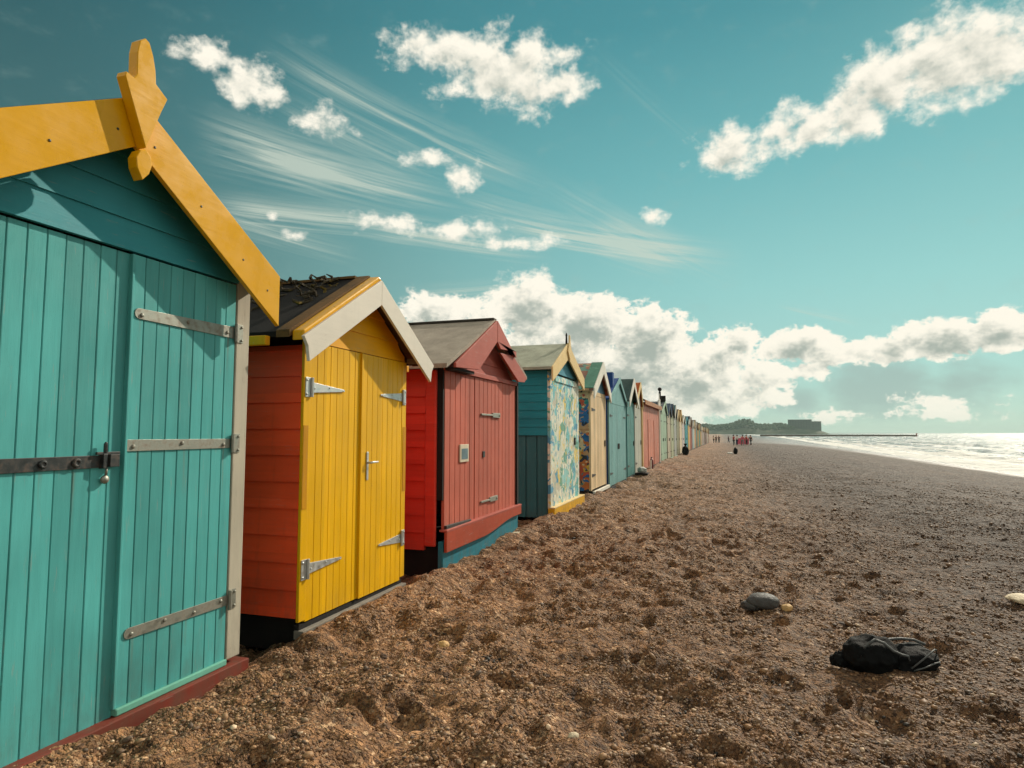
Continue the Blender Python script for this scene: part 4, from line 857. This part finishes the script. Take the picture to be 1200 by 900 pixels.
fm={k:paint('distant_'+k.replace(' ','_')+'_paint',c,.55,.2,'z',None,.1,seed=50+i) for i,(k,c) in enumerate(FC.items())}
fr={k:felt('distant_'+k.replace(' ','_')+'_felt',c) for k,c in FRF.items()}
combos=[(a,b) for a in FC for b in FRF]; rr=random.Random(21); rr.shuffle(combos)
y=61.6;i=0;prev='bright teal'
while y<168 and i<len(combos):
    a,b=combos[i]
    wd=rr.uniform(1.9,2.5); zr=rr.uniform(2.9,3.35)+(.25 if y>120 else 0)
    tr=rr.choice(['white','white','cream','brown'])
    plain_hut(f'distant {a} beach hut, {b} roof, {tr} trim, past the bright teal hut',-2.9+rr.uniform(-.03,.03),y,y+wd,.05,2.3+rr.uniform(-.1,.15),zr,None,.06,.10,fm[a],fm[rr.choice(list(FC))],fr[b],{'white':WH,'cream':CR,'brown':BARE}[tr],None,None,1,1,.16,detail=False)
    y+=wd+rr.uniform(.25,.5); i+=1
# ------------------------------------------------------------------ lumps: stones, bags, sacks
from mathutils import noise as mnoise
def lump(name,mat,parent,c,r,rot=0.,sub=4,amp=.12,freq=3.,seed=0,ridge=0.,flat=.35,pw=1.):
    """a displaced ellipsoid with a flattened foot; c is its centre"""
    bm=bmesh.new(); bmesh.ops.create_icosphere(bm,subdivisions=sub,radius=1)
    sv=Vector((seed*3.7,seed*1.3,seed*2.1)); ca,sa=math.cos(rot),math.sin(rot)
    o0=Vector((0,0,0)) if parent is None else parent.matrix_basis.translation
    for v in bm.verts:
        p=v.co.copy()
        d=mnoise.fractal(p*freq*.5+sv,1.,2.,4)*amp
        if ridge: d+=ridge*((1-abs(mnoise.noise(Vector((p.x*freq*1.1,p.y*freq*.7,p.z*freq*.9))+sv)))**3-.4)
        q=p*(1+d)
        q=Vector((math.copysign(abs(q.x)**pw,q.x),math.copysign(abs(q.y)**pw,q.y),q.z))
        if q.z<-flat: q.z=-flat-(-flat-q.z)*.15
        q=Vector((q.x*r[0],q.y*r[1],q.z*r[2]))
        v.co=Vector((q.x*ca-q.y*sa+c[0],q.x*sa+q.y*ca+c[1],q.z+c[2]))-(o0 if parent is not None else Vector((0,0,0)))
    me=bpy.data.meshes.new(name); bm.to_mesh(me); bm.free(); me.polygons.foreach_set('use_smooth',[True]*len(me.polygons)); me.materials.append(mat)
    o=bpy.data.objects.new(name,me); COL.objects.link(o)
    if parent is not None: o.parent=parent
    return o
def gz(x,y): return float(ground_at(np.array([x]),np.array([y]))[0])
def cloth(name,srgb,rough=.6,sheen=.0):
    m=NT(name); co=m.coord(); c=lin(srgb)
    hs=m.new('ShaderNodeVectorMath',operation='SCALE'); hs.inputs[0].default_value=c; m.link(m.maprange(m.noise(co,9,5,.6),.3,.7,.7,1.3),hs.inputs['Scale']); m.link(hs.outputs[0],m.bsdf.inputs['Base Color'])
    m.bsdf.inputs['Roughness'].default_value=rough; m.bsdf.inputs['Sheen Weight'].default_value=sheen; m.bsdf.inputs['Specular IOR Level'].default_value=.2
    m.link(m.bump(m.math('ADD',m.noise(co,14,5,.6),m.math('MULTIPLY',m.noise(co,300,2,.5),.1)),.6,.02),m.bsdf.inputs['Normal']); return m.mat
BLK=cloth('black_nylon',(8,9,10),.8,.0); STRAP=cloth('grey_webbing',(84,86,86),.5)

def black_bag():
    x,y=.97,4.70; z=gz(x,y)-.015
    R,F=Vector((.951,.309,0)),Vector((-.309,.951,0))
    t=empty('holdall',(x,y,z),'slumped black holdall with loose straps lying on the shingle','bag')
    P=lambda a,b,h: (x+R.x*a+F.x*b,y+R.y*a+F.y*b,z+h)
    rot=math.atan2(R.y,R.x)
    lump('body',BLK,t,P(-.12,.02,.105),(.205,.17,.165),rot,5,.20,1.9,1,.10,.6)
    lump('end_pocket',BLK,t,P(.22,.0,.075),(.20,.16,.115),rot+.1,5,.18,1.9,2,.12,.6,.85)
    lump('side_flap',BLK,t,P(-.345,.05,.05),(.075,.06,.07),rot-.3,4,.25,4,3,.15,.5)
    mb=MB(); mb.tube([P(-.25,-.10,.13),P(-.21,-.10,.215),P(-.13,-.10,.27),P(-.06,-.11,.245),P(.0,-.13,.19),P(.06,-.15,.165),P(.11,-.15,.155),P(.115,-.16,.12)],[.009,.011,.012,.012,.011,.011,.010,.006],8); mb.build('rim_piping',STRAP,t,smooth=True)
    mb=MB(); mb.tube([P(.12,-.17,.065),P(.20,-.18,.13),P(.28,-.17,.185),P(.34,-.13,.20),P(.385,-.08,.18),P(.40,-.06,.12)],.0065,8); mb.build('strap',STRAP,t,smooth=True)
    mb=MB(); mb.tube([P(.13,-.19,.055),P(.22,-.20,.085),P(.31,-.18,.11),P(.38,-.13,.10)],.006,8); mb.build('strap',STRAP,t,smooth=True)
    mb=MB(); mb.tube([P(.0,.02,.205),P(.08,.05,.225),P(.18,.06,.228),P(.28,.05,.22),P(.36,.02,.19)],.012,8); mb.build('rim_piping',STRAP,t,smooth=True)
black_bag()
bpy.data.objects['holdall'].scale=(.76,.78,.76); bpy.data.objects['holdall'].location.x-=.02
DKS=simple('dark_flint',(66,64,62),.62,.35,9,0,.5,.02); PLS=simple('pale_chalk_stone',(206,190,160),.75,.2,12,0,.5,.02); OCS=simple('ochre_stone',(196,158,104),.7,.25,14,0,.5,.01)
x,y=.31,6.02; z=gz(x,y)
t=empty('stone',(x,y,z),'dark grey rounded flint lying between the huts and the black holdall','stone')
lump('body',DKS,t,(x,y,z+.055),(.145,.11,.075),.45,4,.10,2.2,5,.05,.5); lump('broken_end',DKS,t,(x-.10,y-.05,z+.025),(.085,.07,.045),.2,4,.12,2.5,6,.06,.5)
def stone(x,y,r,mat,label,seed):
    z=gz(x,y); o=lump('stone',mat,None,(0,0,r[2]*.4),r,seed,4,.14,2.4,seed,.08,.5); o.location=(x,y,z); tag(o,label,'stone')
stone(.50,6.06,(.055,.04,.036),OCS,'small ochre stone touching the dark grey flint',7)
stone(2.50,6.86,(.17,.12,.04),PLS,'large flat pale stone near the right edge of the beach',8)
stone(-1.93,4.33,(.05,.04,.03),OCS,'pale orange stone by the corner of the yellow-doored hut',9)
stone(-.72,3.18,(.028,.022,.018),PLS,'small white pebble lying alone in the near shingle',10)

# things by the hut fronts
x,y=-2.62,22.55; z=gz(x,y)
t=empty('sack',(x,y,z),'white sack slumped on a black tray by the narrow grey hut','sack')
lump('bag',cloth('white_sackcloth',(176,176,168),.7),t,(x,y,z+.17),(.16,.20,.11),0,4,.2,3,11,.16,.6)
mb=MB(); mb.prism_z([(x-.22,y-.3),(x+.22,y-.3),(x+.22,y+.3),(x-.22,y+.3)],z-.03,z+.08); mb.build('tray',VOID,t,bevel=.02)
x,y=-2.68,26.3; z=gz(x,y)-.02
t=empty('gas_bottle',(x,y,z),'small dark red gas bottle against the long salmon pink hut','gas bottle')
mb=MB(); mb.lathe([(.06,0),(.075,.02),(.078,.06),(.078,.30),(.06,.36),(.03,.41)],(x,y,z),'z',16); mb.build('body',simple('dark_red_enamel',(100,26,26),.4,.2,8),t,smooth=True)
mb=MB(); mb.lathe([(.02,.405),(.02,.44),(.035,.445),(.035,.47),(.012,.475)],(x,y,z),'z',10); mb.build('valve',DARKSTEEL,t)
mb=MB(); mb.box(x-.03,x+.03,y-.33,y-.26,z-.02,z+.36); o=mb.build('post',WH,None,bevel=.006); tag(o,'short white post beside the dark red gas bottle','post')
x,y=-2.45,47.6; z=gz(x,y)
t=empty('rubbish_sack',(x,y,z),'tied black rubbish sack standing in front of the cream hut','rubbish sack')
lump('bag',BLK,t,(x,y,z+.28),(.24,.27,.34),0,4,.14,3,13,.14,.8)
mb=MB(); mb.lathe([(.16,.52),(.08,.60),(.05,.66),(.07,.70),(.14,.80),(.05,.82)],(x,y,z),'z',12); mb.build('knot',BLK,t,smooth=True)

# ------------------------------------------------------------------ people far along the beach
def skin_mesh(name,verts,edges,radii,root=0,sub=1):
    me=bpy.data.meshes.new(name); me.from_pydata(verts,edges,[]); o=bpy.data.objects.new(name,me); COL.objects.link(o)
    sk=o.modifiers.new('skin','SKIN'); sl_=me.skin_vertices
    if not sl_: me.attributes.new('skin','FLOAT','POINT')
    o.modifiers.new('sub','SUBSURF').levels=sub; o.modifiers['sub'].render_levels=sub
    for i,r in enumerate(radii):
        r=r if isinstance(r,tuple) else (r,r); me.skin_vertices[0].data[i].radius=r
    me.skin_vertices[0].data[root].use_root=True
    dg=bpy.context.evaluated_depsgraph_get(); dg.update(); m2=bpy.data.meshes.new_from_object(o.evaluated_get(dg)); bpy.data.objects.remove(o); bpy.data.meshes.remove(me)
    m2.name=name; m2.polygons.foreach_set('use_smooth',[True]*len(m2.polygons)); return m2
SKINM=simple('skin',(196,146,118),.55,.08,20,0,0); HAIRM=simple('dark_hair',(44,34,28),.6,.2,30,0,.2)
def person_meshes(kind,h=1.7):
    """kind 0 standing, 1 walking, 2 hand on hip; facing +x"""
    k=h/1.72; st={0:(.03,-.03),1:(.24,-.22),2:(.06,-.02)}[kind]
    J={'pel':(0,0,.92),'ch':(.0,0,1.20),'sh':(-.01,0,1.40),'nk':(0,0,1.49),'hd':(.03,0,1.60),'top':(.02,0,1.69)}
    for s,n in ((1,'l'),(-1,'r')):
        f=st[0] if s>0 else st[1]
        J['hip'+n]=(0,s*.09,.88); J['kn'+n]=(f*.55+.03,s*.10,.49); J['an'+n]=(f,s*.10,.085); J['toe'+n]=(f+.15,s*.115,.035)
        J['shl'+n]=(-.01,s*.185,1.395)
        if kind==2 and s>0: J['el'+n]=(-.08,s*.36,1.16); J['wr'+n]=(.04,s*.21,1.00); J['ha'+n]=(.08,s*.15,.97)
        else: J['el'+n]=(-.03-f*.35,s*.235,1.12); J['wr'+n]=(.05-f*.6,s*.25,.88); J['ha'+n]=(.08-f*.65,s*.25,.79)
    R={'pel':(.125,.10),'ch':(.13,.10),'sh':(.12,.085),'nk':.055,'hd':(.088,.10),'top':.06,'hip':.085,'kn':.055,'an':.042,'toe':.035,'shl':.058,'el':.042,'wr':.030,'ha':.036}
    def mk(name,keys,edges,grow=0.,root='pel'):
        idx={q:i for i,q in enumerate(keys)}
        rr=[]
        for q in keys:
            r=R.get(q) or R[q[:-1]]; r=r if isinstance(r,tuple) else (r,r); rr.append(((r[0]+grow)*k,(r[1]+grow)*k))
        return skin_mesh(name,[tuple(c*k for c in J[q]) for q in keys],[(idx[a],idx[b]) for a,b in edges],rr,idx[root])
    keys=list(J); ed=[('pel','ch'),('ch','sh'),('sh','nk'),('nk','hd'),('hd','top')]
    for n in 'lr': ed+=[('pel','hip'+n),('hip'+n,'kn'+n),('kn'+n,'an'+n),('an'+n,'toe'+n),('sh','shl'+n),('shl'+n,'el'+n),('el'+n,'wr'+n),('wr'+n,'ha'+n)]
    body=mk('person',keys,ed)
    sh=mk('shirt',['pel','ch','sh','shll','ell','shlr','elr'],[('pel','ch'),('ch','sh'),('sh','shll'),('shll','ell'),('sh','shlr'),('shlr','elr')],.022,'ch')
    tr=mk('trousers',['pel','hipl','knl','anl','hipr','knr','anr'],[('pel','hipl'),('hipl','knl'),('knl','anl'),('pel','hipr'),('hipr','knr'),('knr','anr')],.020)
    J['h1']=(-.01,0,1.63); J['h2']=(-.03,0,1.70); J['h3']=(-.06,0,1.58); R['h1']=(.098,.105); R['h2']=(.075,.08); R['h3']=(.07,.085)
    R['h']=0.1
    hr=mk('hair',['h3','h1','h2'],[('h3','h1'),('h1','h2')],.0,'h1')
    return body,sh,tr,hr
PM=[person_meshes(k) for k in (0,1,2)]
CL={}
def clothm(n,c):
    if n not in CL: CL[n]=cloth(n.replace(' ','_')+'_cloth',c,.75)
    return CL[n]
SC={'red':(186,40,52),'pink':(216,96,120),'white':(214,210,202),'black':(30,30,34),'navy':(36,44,70),'grey':(120,122,124),'blue':(70,110,150)}
def person(x,y,rz,kind,shirt,trou,label,group,s=1.):
    me=PM[kind]; b=bpy.data.objects.new('person',me[0].copy()); COL.objects.link(b); b.data.materials.append(SKINM)
    b.location=(x,y,gz(x,y)-.01); b.rotation_euler.z=rz; b.scale=(s,s,s); tag(b,label,'person',group)
    for m_,n,mt in ((me[1],'shirt',clothm(shirt,SC[shirt])),(me[2],'trousers',clothm(trou,SC[trou])),(me[3],'hair',HAIRM)):
        o=bpy.data.objects.new(n,m_.copy()); COL.objects.link(o); o.data.materials.append(mt); o.parent=b
G1='people standing together on the open beach'; G2='people gathered by the last huts'
for u,Y,rz,k,a,b,l in [(3.62,106,.4,0,'red','black','person in a red top, leftmost of the group on the open beach'),(4.25,110,2.6,2,'white','navy','person in a white top with one hand on hip, on the open beach'),
    (5.1,107,1.9,1,'pink','grey','person in a pink top and grey trousers, walking'),(5.9,111,-.6,2,'red','black','person in a red top, next to the one in black on the open beach'),(6.75,114,.8,1,'black','black','person dressed all in black, rightmost of the group on the open beach')]:
    person(1.85+(u-3.62)*.9,Y,rz,k,a,b,l,G1)
for u,Y,rz,k,a,b,l in [(-1.6,150,.4,0,'white','black','person in a white shirt close to the last huts'),(-1.1,152,2.,1,'black','black','person in black walking by the last huts'),(-.5,155,1.,0,'navy','black','person in a navy top among those by the last huts'),
    (1.7,166,.2,1,'navy','navy','person dressed all in navy, farthest along the beach')]:
    person(u,Y,rz,k,a,b,l,G2)
mb=MB()   # low pink windbreak beside the group
ws=empty('windbreak',(3.4,112.3,gz(3.4,112.3)),'low pink windbreak standing behind the group on the open beach','windbreak')
zz=gz(3.4,112.3)
for i in range(4):
    p=MB(); p.tube([(2.5+i*.6,112.3+(.12 if i%2 else 0),zz-.05),(2.5+i*.6,112.3+(.12 if i%2 else 0),zz+1.45)],.025,6); p.build('pole',BARE,ws)
pl=[(2.5+i*.6,112.3+(.12 if i%2 else 0)) for i in range(4)]
mb.prism_z([(a,b-.012) for a,b in pl]+[(a,b+.012) for a,b in pl[::-1]],zz+.15,zz+1.15); mb.build('cloth',clothm('pink',SC['pink']),ws)
x,y=1.02,52.; z=gz(x,y)
t=empty('rucksack',(x,y,z),'dark rucksack standing upright on the beach short of the group','bag')
lump('body',BLK,t,(x,y,z+.22),(.16,.20,.27),0,4,.10,3,15,.08,.8); lump('front_pocket',BLK,t,(x-.02,y-.17,z+.15),(.13,.07,.14),0,3,.1,3,16,.06,.8)
t=tag(lump('towel',clothm('white',SC['white']),None,(0,0,.05),(.22,.3,.10),.3,4,.2,3,17,.12,.4),'pale bundled towel left of the dark rucksack','towel'); t.location=(.62,52.,gz(.62,52.))

# ------------------------------------------------------------------ headland, building on it, breakwater
def headland():
    Yc=1150
    xs=np.linspace(-260,162,240); ys=np.linspace(Yc-45,Yc+420,60); X,Y=np.meshgrid(xs,ys)
    prof=np.interp(xs,[-260,-120,-40,0,22,34,46,60,80,100,130,152,162],[14,14,12,11,14,17,16,12,11.5,12,10,7,3])
    rise=np.clip((Y-(Yc-45))/45,0,1)**.6
    Z=SEA-1+rise*(prof[None]+1.5)*(.9+.3*fbm(X*.02,Y*.02,61,3))
    m=NT('headland_ground'); g=m.new('ShaderNodeNewGeometry').outputs['Position']
    m.link(m.ramp(m.noise(g,.12,6,.6),[(.3,(.035,.055,.03)),(.55,(.06,.075,.04)),(.75,(.14,.12,.08))]),m.bsdf.inputs['Base Color']); m.bsdf.inputs['Roughness'].default_value=.95
    tag(grid_mesh('headland',X,Y,Z,m.mat),kind='structure',label='low wooded headland closing the bay')
    # the wood on it: leaf clumps, one mass
    bm=bmesh.new(); bmesh.ops.create_icosphere(bm,subdivisions=1,radius=1); bv=np.array([v.co for v in bm.verts]); bf=np.array([[v.index for v in f.verts] for f in bm.faces]); bm.free()
    N=5200; x=RNG.uniform(-255,112,N); y=Yc-25+RNG.random(N)**1.5*210
    top=np.interp(x,xs,prof)*np.clip((y-(Yc-45))/45,0,1)**.6
    crown=fbm(x*.05,y*.05,71,3)*11+np.where((x>26)&(x<52),3.5,0)
    z=SEA+top*1.02+RNG.random(N)*crown*.85; r=RNG.uniform(.9,2.3,N)
    V=bv[None]*(1+RNG.normal(0,.22,(N,len(bv),1)))*r[:,None,None]*np.array([1.2,1.1,.85]); V+=np.stack([x,y,z],-1)[:,None]
    F=(bf[None]+(np.arange(N)*len(bv))[:,None,None]).reshape(-1,3)
    me=bpy.data.meshes.new('wood'); me.from_pydata(V.reshape(-1,3).tolist(),[],F.tolist())
    m=NT('distant_foliage'); g=m.new('ShaderNodeNewGeometry').outputs['Position']
    m.link(m.ramp(m.noise(g,.25,5,.6),[(.3,(.03,.055,.03)),(.5,(.05,.085,.04)),(.72,(.085,.11,.05))]),m.bsdf.inputs['Base Color']); m.bsdf.inputs['Roughness'].default_value=.9
    me.materials.append(m.mat); o=bpy.data.objects.new('wood',me); COL.objects.link(o); tag(o,'dense green wood covering the far headland','wood',kind='stuff')
    # long flat-roofed block at the tip
    bw=simple('distant_render',(74,84,80),.8,.1,.3,0,0); gl=simple('dark_glass',(40,48,52),.3,.2,.5,0,0)
    t=empty('apartment_block',(130,Yc,10),'long flat-roofed block at the seaward tip of the headland','building')
    for nm,(x0,x1,z1) in {'wing':(106,140,22.2),'low_wing':(140.01,154,19.2)}.items():
        b=MB(); b.box(x0,x1,Yc-12,Yc+6,2,z1); w_=b.build(nm,bw,t)
        b=MB(); b.box(x0-.4,x1+.4,Yc-12.5,Yc+6.4,z1+.01,z1+.6); b.build('roof',bw,w_)
        for fl in range(int((z1-8)//3.2)):
            for i in range(int((x1-x0)//4)):
                b=MB(); xa=x0+1.2+i*4; b.box(xa,xa+1.8,Yc-12.08,Yc-11.9,z1-2.6-fl*3.2,z1-1.0-fl*3.2); b.build('window',gl,w_)
headland()
def breakwater():
    t=empty('breakwater',(80,520,SEA),'long dark breakwater running out into the sea','breakwater')
    m=simple('tarred_timber',(104,84,68),.85,.35,.6,0,.4,.1)
    b=MB(); b.box(28,131.5,519.3,520.3,-4,-.05); b.build('wall',m,t)
    b=MB()
    for i in range(30):
        x=29+i*3.4; b.box(x,x+.4,518.9,519.28,-4,.1+.3*random.random())
    o=b.build('pile_row',m,t); o['kind']='stuff'
    b=MB(); b.lathe([(.35,-4),(.35,.3),(.5,.35),(.5,.9),(.1,1.2)],(131,518.2,0),'z',8); b.build('beacon',simple('faded_red',(160,80,60),.7,.2,1,0,0),t)
breakwater()

# ------------------------------------------------------------------ sea air
def haze():
    mb=MB(); mb.box(-3100,6300,-260,6300,-5,46); m=bpy.data.materials.new('sea_air'); m.use_nodes=True
    nt=m.node_tree; nt.nodes.remove(nt.nodes['Principled BSDF']); v=nt.nodes.new('ShaderNodeVolumePrincipled'); v.inputs['Color'].default_value=(.66,.86,.84,1); v.inputs['Density'].default_value=.00018; v.inputs['Anisotropy'].default_value=.2
    nt.links.new(v.outputs[0],nt.nodes['Material Output'].inputs['Volume'])
    o=mb.build('haze',m); tag(o,'pale sea haze over the bay','haze',kind='stuff')
    S.cycles.volume_bounces=0
haze()
